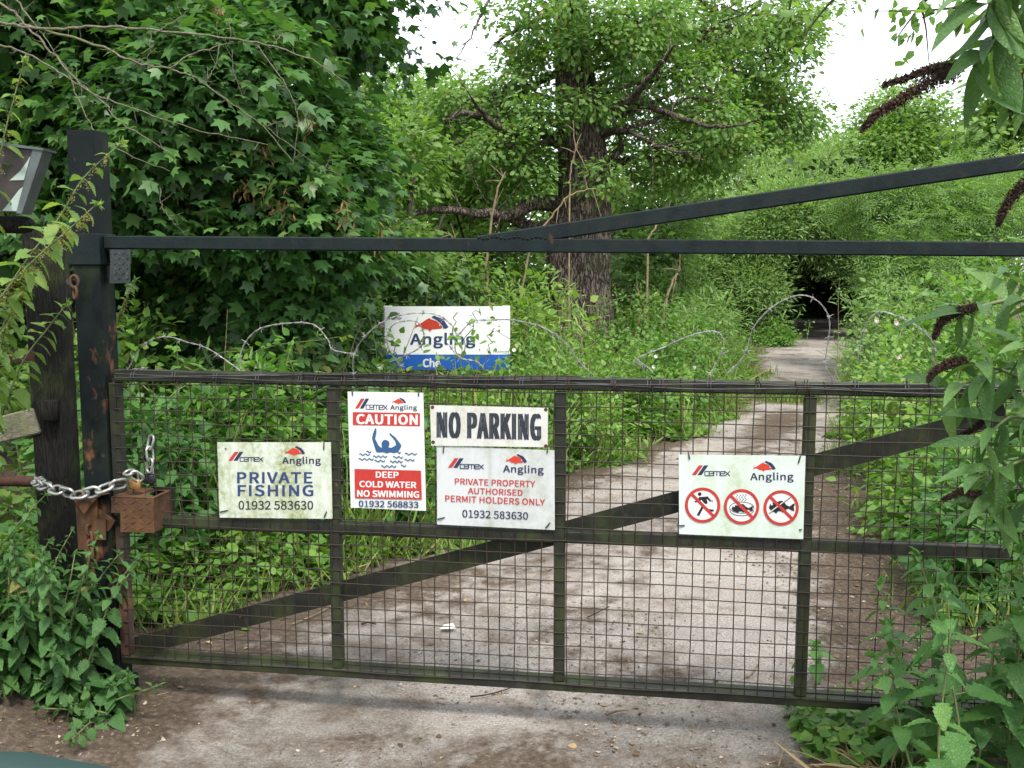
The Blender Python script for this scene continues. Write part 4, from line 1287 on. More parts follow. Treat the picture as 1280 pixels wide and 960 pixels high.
cb.build('leaves', M['buddleia'], BD)
heads = [([(1192, 92), (1165, 100), (1120, 128), (1092, 146), (1078, 162)], 2.1, 11), ([(1200, 84), (1165, 86), (1135, 97), (1106, 106)], 2.1, 6), ([(1280, 98), (1272, 112), (1264, 138)], 2.2, 10),
         ([(1300, 222), (1275, 235), (1255, 262), (1248, 280)], 2.3, 9), ([(1218, 384), (1190, 392), (1175, 405), (1168, 422)], 2.5, 9), ([(1205, 452), (1185, 455), (1168, 465), (1160, 476)], 2.45, 8),
         ([(1222, 618), (1205, 614), (1180, 624)], 2.4, 7), ([(1245, 500), (1225, 530), (1200, 545)], 2.45, 6)]
for pts, Y, w in heads:
    P = smoothpath([at(x, y, Y) for x, y in pts], 8)
    hb = MB()
    m_ = int(120 * len(P))
    ii = r_.integers(0, len(P), m_)
    rr = np.interp(ii / len(P), [0, .2, 1], [.75, 1, .12]) * w * .78 * Y / F
    Q = P[ii] + r_.normal(0, .55, (m_, 3)) * rr[:, None]
    put_leaves(hb, 'dia', Q, r_.normal(0, 1, (m_, 3)), r_.normal(0, 1, (m_, 3)), r_.uniform(.004, .009, m_), .5)
    hb.tube(P, .002, 4, cap=False)
    hb.build('flower_head', M['brownhead'], BD)

# bindweed vine climbing before the board
VN = thing('vine', 'thin leafy vine climbing in front of the white fishing board', 'plant', (-.45, 8.05, .2))
r_ = np.random.default_rng(15)
sb, cb = MB(), MB()
for pts in [[(575, 640), (582, 520), (578, 440), (590, 405), (600, 385)], [(590, 640), (560, 520), (555, 470), (545, 440)], [(575, 560), (600, 470), (612, 430), (618, 410)], [(560, 600), (528, 500), (510, 470), (495, 440), (485, 420)], [(575, 560), (590, 480), (570, 430), (572, 390)], [(560, 600), (505, 480), (480, 450), (470, 400)]]:
    P = smoothpath([at(x, y, 8.05) for x, y in pts], 6, .02)
    P[0][2] = .2
    sb.tube(P, .004, 4, cap=False)
    k = 18 if pts[-1][0] < 560 else 15
    Q = P[r_.integers(len(P) // 3, len(P), k)] + r_.normal(0, .05, (k, 3))
    put_leaves(cb, 'ovate', Q, r_.normal(0, 1, (k, 3)) + [0, -.3, -.3], r_.normal(0, .5, (k, 3)) + [0, -.6, .6], r_.uniform(.05, .09, k), .6 + r_.normal(0, .2, k))
sb.build('stem', M['stem'], VN)
cb.build('leaves', M['bramble'], VN)

# dry canes left of the oak trunk
for k, (pts, w, lb_) in enumerate([([(612, 400), (608, 340), (612, 290), (622, 235), (632, 215)], 4.5, 'tall dry cane standing left of the oak trunk'),
                                   ([(640, 420), (665, 310), (690, 270), (715, 243), (745, 236)], 3.5, 'dry cane leaning against the oak trunk'),
                                   ([(712, 242), (712, 220), (718, 190), (716, 150)], 2.2, 'thin dry stalk rising in front of the oak trunk'),
                                   ([(598, 400), (580, 320), (560, 290)], 2.2, 'thin dry stalk bending left above the white board'),
                                   ([(830, 385), (842, 350), (850, 335)], 4, 'short pale dead stick right of the oak trunk'),
                                   ([(790, 440), (800, 395), (812, 372)], 4, 'brown dead stick at the foot of the oak, right side'),
                                   ([(810, 300), (822, 280), (835, 272)], 3, 'pale broken twig just under the overhead bar')]):
    Y = 11.6 if k < 4 else 12.2
    P = smoothpath([at(x, y, Y) for x, y in pts], 6, .008)
    P = np.vstack([[P[0][0], P[0][1], .1], P])
    b_ = MB()
    b_.tube(P, np.linspace(w, w * .5, len(P)) * Y / F * .5, 6)
    for q in range(5):
        i = rng.integers(len(P) // 2, len(P) - 1)
        d = nrm(rng.normal(0, 1, 3) * [1, .3, 1] + [0, 0, .4])
        L = rng.uniform(.1, .35)
        b_.tube([P[i], P[i] + d * L * .5, P[i] + d * L + [0, 0, -.02]], [.006, .005, .002], 4, cap=False)
    tag(b_.build('dry_cane', M['cane'], loc=tuple(P[0])), lb_, 'dead cane', 'dry canes round the oak')

# heap of dead grass at bottom right
hb = MB()
n = 1500
a = r_.uniform(0, 2 * np.pi, n)
rr = r_.uniform(0, 1, n) ** .6
c = np.array([1.16, 2.86, 0])
P = c + np.stack([np.cos(a) * rr * .22, np.sin(a) * rr * .16, .10 * (1 - rr) * r_.uniform(.3, 1, n)], -1)
D = np.stack([np.cos(a) + r_.normal(0, .5, n), np.sin(a) + r_.normal(0, .5, n), r_.normal(-.15, .35, n)], -1)
put_leaves(hb, 'blade', P, D, r_.normal(0, .5, P.shape) + [0, 0, 1], r_.uniform(.07, .18, n), r_.uniform(0, 1, n))
tag(hb.build('dead_grass_heap', M['hay'], loc=(1.16, 2.86, 0)), 'heap of pulled brown dead grass on the ground at bottom right', 'dead grass')

# ------------------------------------------------------------------ grit and litter on the track
def track_pts(n, y0, y1, pw=1.6):
    Yv = y0 + (y1 - y0) * r_.uniform(0, 1, n) ** pw
    u = r_.uniform(0, 1, n)
    return xl(Yv) + (xr(Yv) - xl(Yv)) * u, Yv


sbm = MB()
O8 = np.array([(1, 0, 0), (-1, 0, 0), (0, 1, 0), (0, -1, 0), (0, 0, 1), (0, 0, -1)], float)
F8 = np.array([(0, 2, 4), (2, 1, 4), (1, 3, 4), (3, 0, 4), (2, 0, 5), (1, 2, 5), (3, 1, 5), (0, 3, 5)])
n = 20000
Xv, Yv = track_pts(n, 1.8, 9, 1.4)
msk = vnoise(np.stack([Xv * 1.8, Yv * 1.8, Xv * 0 + 2], -1)) > .42
Xv, Yv = Xv[msk], Yv[msk]
n = len(Xv)
S = .0022 + .0075 * r_.uniform(0, 1, n) ** 3.0
V = (O8[None] + r_.normal(0, .28, (n, 6, 3))) * S[:, None, None] * (r_.uniform(.6, 1.3, (n, 1, 3)) * [1, 1, .6])
V = V + np.stack([Xv, Yv, np.maximum(ground_z(Xv, Yv), -.012) + .012], -1)[:, None, :]
sbm.add(V.reshape(-1, 3), (F8[None] + (np.arange(n) * 6)[:, None, None]).reshape(-1, 3), np.repeat(r_.uniform(0, 1, n), 8))
o = kind(sbm.build('gravel', M['stone'], smooth=False), 'stuff')
o['label'] = 'small pale stones and grit loose on the track'
lb2 = MB()
Xv, Yv = track_pts(2600, 2.0, 10, 1.5)
e2 = np.minimum(Xv - xl(Yv), xr(Yv) - Xv)
keep = (r_.uniform(0, 1, len(Xv)) < np.exp(-e2 * 2.2) + .22)
Xv, Yv = Xv[keep], Yv[keep]
P = np.stack([Xv, Yv, np.maximum(ground_z(Xv, Yv), -.012) + .014], -1)
n = len(P)
put_leaves(lb2, 'ovate', P, r_.normal(0, 1, P.shape) * [1, 1, .12], r_.normal(0, .35, P.shape) + [0, 0, 1], .008 + .03 * r_.uniform(0, 1, n) ** 3, r_.uniform(0, 1, n))
n = 700
Xv, Yv = track_pts(n, 2.0, 9, 1.4)
for k in range(n):
    a = r_.uniform(0, 6.28)
    L = r_.uniform(.01, .045)
    z = max(float(ground_z(Xv[k], Yv[k])), -.012) + .014
    lb2.tube([(Xv[k], Yv[k], z), (Xv[k] + math.cos(a) * L, Yv[k] + math.sin(a) * L, z + r_.uniform(-.001, .004))], [.0013, .0009], 3, cap=False, tint=float(r_.uniform(0, 1)))
o = kind(lb2.build('leaf_litter', M['litter']), 'stuff')
o['label'] = 'dead leaves, bark and twig crumbs scattered on the track'
for k, (pts, w, lb_, mt) in enumerate([([(588, 871), (610, 868), (632, 862), (646, 856)], 2.2, 'dark thin stick lying on the ground below the middle of the gate', 'darkbark'),
                                       ([(757, 893), (770, 889), (785, 887)], 3.6, 'short pale peeled stick lying below the gate right of centre', 'cane'),
                                       ([(735, 771), (748, 765), (762, 758)], 2.0, 'brown twig lying on the lane behind the right of the gate middle', 'darkbark'),
                                       ([(973, 958), (978, 940), (976, 930), (984, 918)], 2.0, 'forked pale twig lying on the ground at bottom right', 'cane'),
                                       ([(934, 846), (942, 838), (948, 830)], 3.2, 'pale chip of wood lying behind the bottom rail left of the last stile', 'cane'),
                                       ([(965, 842), (978, 852), (990, 862)], 1.4, 'thin straw lying behind the bottom rail beside the last stile', 'cane'),
                                       ([(452, 780), (460, 778), (470, 780)], 3.0, 'small dark stick on the lane behind the second gate panel', 'darkbark'),
                                       ([(365, 780), (390, 770), (415, 757)], 2.0, 'bent bleached twig under the diagonal brace behind the first gate panel', 'cane')]):
    P = smoothpath([gnd(x, y, .012) for x, y in pts], 4)
    b_ = MB()
    rr = w * P[0][1] / F * .5
    b_.tube(P, np.linspace(rr, rr * .6, len(P)), 6)
    if k == 3:
        q = gnd(985, 935, .03)
        b_.tube([P[len(P) // 2], (P[len(P) // 2] + q) / 2, q], [rr * .7, rr * .6, rr * .4], 5)
    tag(b_.build('fallen_stick', M[mt], loc=tuple(P[0])), lb_, 'stick', 'sticks lying on the track')
b_ = MB()
p_ = gnd(560, 785, .013)
b_.add([p_ + v for v in np.array([(-.035, -.01, 0), (.0, -.03, .008), (.036, -.008, .002), (.02, .03, .012), (-.02, .035, .003), (0, .004, .016)])], [(0, 1, 5), (1, 2, 5), (2, 3, 5), (3, 4, 5), (4, 0, 5)])
tag(b_.build('paper_scrap', M['paper'], loc=tuple(p_), smooth=False), 'crumpled white paper scrap on the lane behind the second gate panel', 'litter')

# ------------------------------------------------------------------ posts
UZ = np.array([0, 0, 1.0])
post = thing('gate_post', 'black painted square steel post at the left end of the gate, rust streaked', 'post', G(.0, 0))
PW = .098
pu, poff = .058, -.012
pc = G(pu, 0, poff)
mb = MB()
for (du, dn, hu, hn) in ((0, PW / 2 - .003, PW / 2, .003), (0, -PW / 2 + .003, PW / 2, .003), (PW / 2 - .003, 0, .003, PW / 2 - .0065), (-PW / 2 + .003, 0, .003, PW / 2 - .0065)):
    mb.box(pc + GU * du + GN * dn + UZ * 1.0, (GU, GN, UZ), (hu, hn, 1.075), .0012)
mb.build('tube', M['post'], post, smooth=False)
mb = MB()
mb.box(pc + UZ * 1.665, (GU, GN, UZ), (PW / 2 + .009, PW / 2 + .009, .055), .003)
mb.build('collar', M['bar'], post, smooth=False)
mb = MB()
for du, zz in ((.0, 1.14), (.018, .93), (-.004, .70)):
    mb = MB()
    mb.tube([pc + GU * (du + .012) + GN * (PW / 2 + .0005) + UZ * zz, pc + GU * (du + .012) + GN * (PW / 2 + .0015) + UZ * zz], .007, 10)
    mb.build('bolt_hole', M['blackplastic'], post)
mb = MB()                                            # eye ring
e0 = gp(92, 352, PW / 2 + .0)
mb.tube([e0, e0 + GN * .03], .011, 10)
mb.build('bolt', M['treadplate'], post)
for (px, py, ax) in ((93, 352, 0), (94, 366, 1)):
    c = gp(px, py, PW / 2 + .026)
    aa = np.linspace(0, 2 * np.pi, 18, endpoint=False)
    A_ = GU * .8 + GN * .6 if ax else GU
    mb = MB()
    mb.tube([c + A_ * math.cos(a) * .015 + UZ * math.sin(a) * .021 for a in aa], .0055, 8, closed=True)
    mb.build('eye_ring', M['rust'], post)
# latch keep of folded rusty plate
mb = MB()
f1 = PW / 2 + .006


def plate(mb, pts, off, th=.006):
    a = [gp(x, y, off) for x, y in pts]
    b = [q - GN * th for q in a]
    n = len(a)
    mb.add(a + b, [list(range(n))])
    mb.add(a + b, [list(range(2 * n - 1, n - 1, -1))])
    mb.add(a + b, [[i, n + i, n + (i + 1) % n, (i + 1) % n] for i in range(n)])


plate(mb, [(94, 628), (121, 622), (122, 649), (132, 649), (132, 675), (110, 675), (110, 687), (98, 687)], f1)
plate(mb, [(92, 625), (124, 619), (105, 643)], f1 + .016)
a, b, c_, d_ = gp(92, 625, f1 + .016), gp(138, 617, f1 + .012), gp(132, 614, -.02), gp(100, 618, -.02)
mb.add([a, b, c_, d_], [[0, 1, 2, 3]])
plate(mb, [(122, 636), (144, 651), (136, 664), (123, 661)], f1 - .012)
mb.build('latch_keep', M['rust'], post, smooth=False)
mb = MB()
mb.box(G(.135, .05, .0), (GU, GN, UZ), (.024, .012, .055), .003)
mb.build('gate_stop', M['post'], post, smooth=False)

sf = thing('side_fence', 'dark mossy timber post with rusty and wooden rails running off to the left', 'fence', at(68, 600, 3.95) * [1, 1, 0])
mb = MB()
pc2 = at(73, 600, 3.98)
mb.box((pc2[0], pc2[1], .83), (np.array([1., 0, 0]), np.array([0, 1., 0]), UZ), (.068, .06, .93), .008)
mb.build('timber_post', M['postwood'], sf)
mb = MB()
mb.box((pc2[0] - 2.2, pc2[1] + .1, .83), (np.array([1., 0, 0]), np.array([0, 1., 0]), UZ), (.068, .06, .93), .008)
mb.build('timber_post', M['postwood'], sf)
mb = MB()
mb.box(at(62, 513, 3.9), (np.array([1., 0, 0]), np.array([0, 1., 0]), UZ), (.03, .03, .04), .004)
mb.build('wood_block', M['postwood'], sf)
mb = MB()
mb.bar(at(-500, 440, 3.98), at(46, 446, 3.93), .03, .05, bev=.002)
mb.build('metal_rail', M['rustdark'], sf, smooth=False)
mb = MB()
mb.bar(at(-500, 660, 4.1), at(49, 525, 3.93), .05, .105, bev=.006)
mb.build('timber_rail', M['greywood'], sf, smooth=False)
mb = MB()
mb.tube([at(-500, 590, 3.9), at(52, 602, 3.86)], .022, 12)
mb.build('pipe_rail', M['rustdark'], sf)

# tilted panel on a pipe bracket at the left edge
PY = 3.55
tpn = thing('metal_panel', 'tilted brown metal panel with torn pale stickers at the left edge', 'panel', at(-20, 280, PY))
mb = MB()
q = [(-70, 172), (53, 187), (26, 266), (-70, 262)]
fr = [at(x, y, PY - .02) for x, y in q]
bk = [v + np.array([.0, .05, 0]) for v in fr]
mb.hexa(fr + bk)
mb.build('face', M['panelface'], tpn, smooth=False)
mb = MB()
a = [at(41, 185.5, PY - .03), at(54, 187, PY - .03), at(27, 267, PY - .03), at(20, 266.6, PY - .03)]
mb.hexa(a + [v + np.array([0, .075, 0]) for v in a])
mb.hexa([v + np.array([0, 0, 0]) for v in [at(-70, 169, PY - .035), at(54, 185, PY - .035), at(54, 188, PY - .035), at(-70, 173, PY - .035)]] + [v + np.array([0, .1, 0]) for v in [at(-70, 169, PY - .035), at(54, 185, PY - .035), at(54, 188, PY - .035), at(-70, 173, PY - .035)]])
mb.build('rim', M['panelrim'], tpn, smooth=False)
for pts in ([(38, 195), (30, 225), (12, 225.5), (25, 214), (33, 203)], [(32, 231), (22, 264), (3, 263.5), (14, 250), (24, 237)]):
    mb = MB()
    mb.poly([at(x, y, PY - .024) for x, y in pts])
    mb.build('sticker', M['sticker'], tpn, smooth=False)
mb = MB()
mb.tube([at(-120, 280, PY + .05), at(30, 281, PY + .05), at(38, 281, PY + .05), at(43, 281, PY + .05)], np.array([11, 11, 9, 4]) * PY / F, 14)
mb.tube([at(-120, 275, PY + .05), at(-120, 600, PY + .05), at(-120, 600, PY + .05) * [1, 1, 0]], .04, 12)
mb.build('bracket_pipe', M['postwood'], tpn)

# ------------------------------------------------------------------ height barrier above the gate
hb_ = thing('height_barrier', 'black steel height bar with a diagonal brace across the top of the gate', 'barrier', G(.1, 1.65))
mb = MB()
mb.bar(G(.117, 1.690, 0), G(3.36, 1.656, 0), .045, .046, bev=.004)
mb.build('crossbar', M['bar'], hb_, smooth=False)
mb = MB()
b0, b1 = np.array(guz(598, 300)), np.array(guz(1280, 201))
dd = (b1 - b0) / np.linalg.norm(b1 - b0)
b2 = b1 + dd * .35
mb.bar(G(b0[0] - .0, b0[1] - .012, .0235 * 0), G(b2[0], b2[1], 0), .043, .050, bev=.004)
mb.build('brace', M['bar'], hb_, smooth=False)
mb = MB()
for k in range(16):
    mb.box(G(*guz(600 + k * 5.5, 297.5 + 1.2 * math.sin(k * 1.3)), .022), (GU, GN, UZ), (.0045, .003, .0016 + .0008 * (k % 3)))
mb.build('weld_seam', M['bar'], hb_)


def tread(mb, quad, off, nu, nv):
    """raised lozenges on a plate given by pixel corners TL TR BR BL on the gate plane"""
    TL, TR, BR, BL = [gp(x, y, off) for x, y in quad]
    for i in range(nu):
        for j in range(nv):
            u, v = (i + .5) / nu, (j + .5) / nv
            c = (TL * (1 - u) + TR * u) * (1 - v) + (BL * (1 - u) + BR * u) * v
            s = 1 if (i + j) % 2 else -1
            du, dv = (TR - TL) / nu * .42, (BL - TL) / nv * .42
            a = du + dv * s * .8
            b = nrm(np.cross(a, GN)) * .0022
            mb.add([c - a, c + b, c + a, c - b, c + GN * .003], [(0, 1, 4), (1, 2, 4), (2, 3, 4), (3, 0, 4)])


mb = MB()
mb.hexa([gp(x, y, -.02) for x, y in ((138, 312), (163, 312), (163, 354), (137, 354))] + [gp(x, y, .03) for x, y in ((138, 312), (163, 312), (163, 354), (137, 354))])
tread(mb, [(142, 314), (162, 314), (162, 352), (142, 352)], .030, 4, 6)
mb.build('lock_plate', M['treadplate'], hb_, smooth=False)

hp = thing('hinge_post', 'tall black steel hinge post at the right end of the gate', 'post', G(3.42, 0))
mb = MB()
mb.box(G(3.42, 1.2), (GU, GN, UZ), (.05, .05, 1.25), .004)
mb.build('tube', M['post'], hp, smooth=False)

# ------------------------------------------------------------------ gate
gate = thing('mesh_gate', 'wide dark steel field gate filled with rusty square wire mesh', 'gate', G(.13, .12))
TZ, MZ, BZ = 1.212, .752, .163
mb = MB()
mb.bar(G(.128, 1.218), G(3.33, 1.209), .04, .042, bev=.005)
mb.build('top_rail', M['gate'], gate, smooth=False)
mz = lambda u: np.interp(u, [0.1, .93, 1.73, 2.55, 3.3], [.697, .690, .682, .666, .655])
u_, z_ = guz(205, 652); mzl = z_
mids = [guz(x, y) for x, y in ((205, 652), (420, 657), (700, 670), (1010, 683), (1250, 690))]
mb = MB()
mb.bar(G(.12, mids[0][1] + .002), G(3.33, mids[-1][1]), .04, .042, bev=.004)
mb.build('middle_rail', M['gate'], gate, smooth=False)
mb = MB()
mb.bar(G(.11, .164), G(3.33, .15), .045, .032, bev=.003)
mb.bar(G(.11, .182, -.028), G(3.33, .168, -.028), .03, .004)
mb.build('bottom_rail', M['gate'], gate, smooth=False)
for u, m_, wd in ((.128, 'gate', .036), (.936, 'gate', .036), (1.731, 'gate', .037), (2.546, 'gate', .037), (3.31, 'gate', .04)):
    for za, zb in (((1.215 - .022, mids[0][1] + .02), (mids[0][1] - .02, .18)) if u < .2 else ((1.215 - .022, .18),)):
        dz = -.01 * (u / 3.3)
        mb = MB()
        mb.bar(G(u, za + dz, .002), G(u, zb + dz, .002), wd, .042, up=tuple(GN), bev=.003)
        mb.build('stile', M['rustgate' if (u < .2 and za < 1) else m_], gate, smooth=False)
mb = MB()
u0, z0 = guz(160, 812)
u1, z1 = guz(1262, 519)
mb.bar(G(u0, z0 - .005, -.035), G(u1, z1, -.035), .006, .072)
mb.build('diagonal_brace', M['gate'], gate, smooth=False)
# square mesh in front of the frame
r_ = np.random.default_rng(3)
mb = MB()
PITCHM = .0462
nv_ = int((3.28 - .14) / PITCHM)
zs = np.linspace(.165, 1.20, 9)
for i in range(nv_ + 1):
    u = .143 + i * PITCHM
    topz = 1.20 + (.045 if .75 < u < 1.75 else (.05 * r_.uniform(0, 1) if u > 2.0 else 0.0))
    zz = np.append(zs, topz)
    P = [G(u + .0045 * math.sin(z * 5 + i * 2.4) + (.02 * max(0, z - 1.19) / .05 * (.4 if .75 < u < 1.75 else r_.normal(0, .6))), z, .0235 + .002 * math.sin(i * 1.7 + z * 6)) for z in zz]
    mb.tube(P, .0019, 4, cap=False)
nh = int((1.20 - .165) / PITCHM)
for j in range(nh + 1):
    z = .175 + j * PITCHM
    us = np.linspace(.13, 3.30, 40)
    mb.tube([G(u, z - .012 * u / 3.3 + .0018 * math.sin(u * 9 + j), .0262 + .002 * math.sin(u * 7 + j * 2)) for u in us], .0019, 4, cap=False)
us = np.linspace(.72, 1.8, 20)
mb.tube([G(u, 1.238 + .004 * math.sin(u * 12), .026 + .004 * math.sin(u * 9)) for u in us], .0019, 4, cap=False)
mb.build('wire_mesh', M['wire'], gate)
# loose fencing wire lashed along the top rail
mb = MB()
for k in range(3):
    us = np.linspace(.14, 3.3, 90)
    mb.tube([G(u, 1.236 - .009 * u / 3.3 + .004 * math.sin(u * (7 + k) + k * 2) - .010 * k, .020 + .004 * math.cos(u * (7 + k) + k * 2) + .004 * k) for u in us], .0019, 4, cap=False)
for u in np.concatenate([np.arange(.2, 3.2, .155), [.88, 1.9, 2.02]]):
    aa = np.linspace(0, 4 * np.pi, 26)
    mb.tube([G(u + a * .0016, 1.213 + math.sin(a) * .027, math.cos(a) * .0275) for a in aa], .0016, 4, cap=False)
mb.build('lashing_wire', M['lash'], gate)
# lock box
fo = .085
mb = MB()
fq = [(139, 622), (192, 623), (193, 666), (150.5, 665), (150.5, 641), (139, 641)]
fr = [gp(x, y, fo) for x, y in fq]
bk = [v - GN * .15 for v in fr]
n = len(fr)
mb.add(fr + bk, [list(range(n))])
mb.add(fr + bk, [[i, n + i, n + (i + 1) % n, (i + 1) % n] for i in (1, 2, 3, 4, 5)])
tf = [gp(138, 621.5, fo + .002), gp(193, 622.5, fo + .002)]
slot = tf[0] * .32 + tf[1] * .68
b3, b4 = tf[1] - GN * .155, tf[0] - GN * .155
mb.add([tf[0], slot, slot - GN * .155, b4], [[0, 1, 2, 3]])
s2 = tf[0] * .1 + tf[1] * .9
mb.add([slot, s2, s2 - GN * .03, slot - GN * .03], [[0, 1, 2, 3]])
mb.add([s2, tf[1], b3, s2 - GN * .155], [[0, 1, 2, 3]])
mb.add([slot - GN * .115, s2 - GN * .115, s2 - GN * .155, slot - GN * .155], [[0, 1, 2, 3]])
tread(mb, [(141, 624), (191, 625), (192, 641), (141, 641)], fo + .0003, 5, 2)
tread(mb, [(152, 642), (192, 642), (192, 665), (152, 664)], fo + .0003, 4, 3)
mb.build('lock_box', M['rust'], gate, smooth=False)
mb = MB()
mb.hexa([gp(x, y, -.045) for x, y in ((192, 609), (219, 609), (219, 650), (196, 655))] + [gp(x, y, -.075) for x, y in ((192, 609), (219, 609), (219, 650), (196, 655))])
mb.build('lock_side_plate', M['gate'], gate, smooth=False)

# ------------------------------------------------------------------ chains and padlocks
def link(mb, c, d, side, L, W, r):
    """one oval chain link, long axis d, lying in the plane of d and side"""
    aa = np.linspace(0, 2 * np.pi, 20, endpoint=False)
    h = (L - W) / 2
    P = []
    for a in aa:
        P.append(c + d * (math.cos(a) * W / 2 + (h if math.cos(a) > 0 else -h)) + side * math.sin(a) * W / 2)
    mb.tube(P, r, 8, closed=True)


def chain(name, label, pts, L, W, r, m_, loc, alt0=0):
    root = thing(name, label, 'chain', loc)
    P = smoothpath(pts, 12)
    seg = np.linalg.norm(np.diff(P, axis=0), axis=1)
    cum = np.concatenate([[0], np.cumsum(seg)])
    pitch = L - 2.1 * r
    n = int(cum[-1] / pitch)
    for k in range(n):
        s = (k + .5) * pitch
        f = np.array([np.interp(s, cum, P[:, a]) for a in range(3)])
        g = np.array([np.interp(min(s + .01, cum[-1]), cum, P[:, a]) for a in range(3)]) - np.array([np.interp(max(s - .01, 0), cum, P[:, a]) for a in range(3)])
        d = nrm(g)
        b = nrm(np.cross(d, UZ if abs(d[2]) < .9 else GU))
        up_ = np.cross(b, d)
        side = (up_ * .9 + b * .45) if (k + alt0) % 2 else (b * .9 - up_ * .45)
        lb_ = MB()
        link(lb_, f, d, nrm(side), L, W, r)
        lb_.build('link', M[m_], root)
    return root


chain('galvanised_chain', 'shiny galvanised chain draped round the black post to the rusty box', [gp(46, 600, -.12), gp(52, 606, .02), gp(66, 611, .09), gp(85, 616, .11), gp(100, 618.5, .115), gp(120, 614, .115), gp(140, 607, .10), gp(158, 604, .06), gp(172, 601, .02)],
      .062, .040, .0062, 'chain', gp(100, 618, .11))
chain('galvanised_chain', 'loose shiny chain loop hanging on the mesh above the rusty box', [gp(190, 546, .035), gp(187, 560, .036), gp(188, 575, .036), gp(186, 590, .034)], .052, .027, .0045, 'chain', gp(188, 590, .035), 1)
chain('rusty_chain', 'rusty chain hanging down the front of the black post', [gp(112, 657, .062), gp(113, 680, .064), gp(114.5, 705, .064), gp(115.5, 735, .062)], .040, .024, .0052, 'rust', gp(113, 660, .06))
chain('galvanised_chain', 'bunched end of shiny chain beside the brass padlock', [gp(158, 590, .05), gp(166, 592, .07), gp(176, 598, .05), gp(182, 590, .04)], .05, .03, .005, 'chain', gp(168, 596, .05))


def padlock(name, label, c, w, h, th, m_, m2):
    root = thing(name, label, 'padlock', c)
    mb = MB()
    mb.box(c, (GU, GN, UZ), (w / 2, th / 2, h / 2), .003)
    mb.build('body', M[m_], root)
    mb = MB()
    aa = np.linspace(0, np.pi, 12)
    P = [c + GU * w * .32 + UZ * h * .4] + [c + GU * math.cos(a) * w * .32 + UZ * (h * .5 + .016 + math.sin(a) * w * .32) for a in aa] + [c - GU * w * .32 + UZ * h * .4]
    mb.tube(P, .0042, 8)
    mb.build('shackle', M[m2], root)


padlock('padlock', 'tarnished brass padlock resting on the rusty lock box', gp(169, 605, .05), .042, .036, .018, 'brass', 'chain')
padlock('padlock', 'black padlock hanging behind the rusty lock box on the chain loop', gp(188, 599, .012), .034, .034, .018, 'blackplastic', 'chain')

# ------------------------------------------------------------------ barbed wire
bw = thing('barbed_wire', 'loops of galvanised barbed wire coiled along the top rail of the gate', 'barbed wire', G(.15, 1.24))
r_ = np.random.default_rng(23)
coils = [([(150, 470), (142, 478), (147, 488), (158, 486), (165, 476), (158, 468), (178, 433), (205, 421), (235, 428), (262, 437), (300, 463)], 0),
         ([(150, 466), (165, 462), (185, 460)], .02), ([(300, 462), (303, 435), (323, 412), (360, 404), (392, 406), (410, 425), (416, 437), (442, 442), (447, 436)], .05),
         ([(444, 478), (441, 452), (449, 430), (470, 408), (500, 394), (540, 392), (562, 404), (572, 420)], .10), ([(506, 464), (488, 440), (484, 420), (495, 404), (520, 402), (530, 418), (524, 435), (490, 452)], .16),
         ([(560, 430), (575, 447), (595, 452), (606, 464)], .14), ([(612, 400), (640, 400), (678, 409), (706, 428), (722, 450), (742, 470)], .13), ([(572, 420), (590, 402), (612, 400)], .13),
         ([(806, 462), (796, 449), (830, 434), (862, 420), (892, 414), (905, 426), (900, 445), (886, 470)], .06), ([(816, 465), (800, 452), (796, 449)], .06),
         ([(908, 468), (930, 445), (943, 408), (968, 382), (1000, 369), (1024, 378), (1037, 402), (1033, 440), (1031, 455), (1042, 476)], .08), ([(1072, 452), (1080, 412), (1100, 390), (1140, 404), (1164, 425), (1168, 448), (1160, 478)], .10),
         ([(1040, 476), (1048, 482), (1062, 480)], .03), ([(298, 462), (294, 468), (300, 478), (306, 476)], .03)]
for pts, off in coils:
    n0 = len(pts)
    P = smoothpath([gp(x, y, .015 + (off - .05) * math.sin(math.pi * k / max(1, n0 - 1))) for k, (x, y) in enumerate(pts)], 10)
    s = np.arange(len(P)) * .9
    T = nrm(np.gradient(P, axis=0))
    A_ = nrm(np.cross(T, UZ + GU * .1))
    B_ = np.cross(A_, T)
    sb = MB()
    for ph in (0, np.pi):
        sb.tube(P + (A_ * np.cos(s + ph)[:, None] + B_ * np.sin(s + ph)[:, None]) * .0016, .0012, 4, cap=False)
    cum = np.concatenate([[0], np.cumsum(np.linalg.norm(np.diff(P, axis=0), axis=1))])
    for d in np.arange(.03, cum[-1], .075):
        i = int(np.argmin(np.abs(cum - d)))
        for q in range(4):
            dv = nrm(A_[i] * r_.normal() + B_[i] * r_.normal() + T[i] * .3 * r_.normal())
            sb.tube([P[i] - dv * .004, P[i] + dv * .017], [.0012, .0006], 4, cap=False)
        aa = np.linspace(0, 4 * np.pi, 14)
        sb.tube([P[i] + (A_[i] * math.cos(a) + B_[i] * math.sin(a)) * .0036 + T[i] * (a - 2 * np.pi) * .0007 for a in aa], .0012, 4, cap=False)
    sb.build('strand', M['galv'], bw)

# ------------------------------------------------------------------ signs
try:                                                 # Blender's own interface typeface, else the built-in one
    FONT = bpy.data.fonts.load(bpy.utils.resource_path('LOCAL') + '/datafiles/fonts/Noto Sans CJK Regular.woff2')
except Exception:
    FONT = None


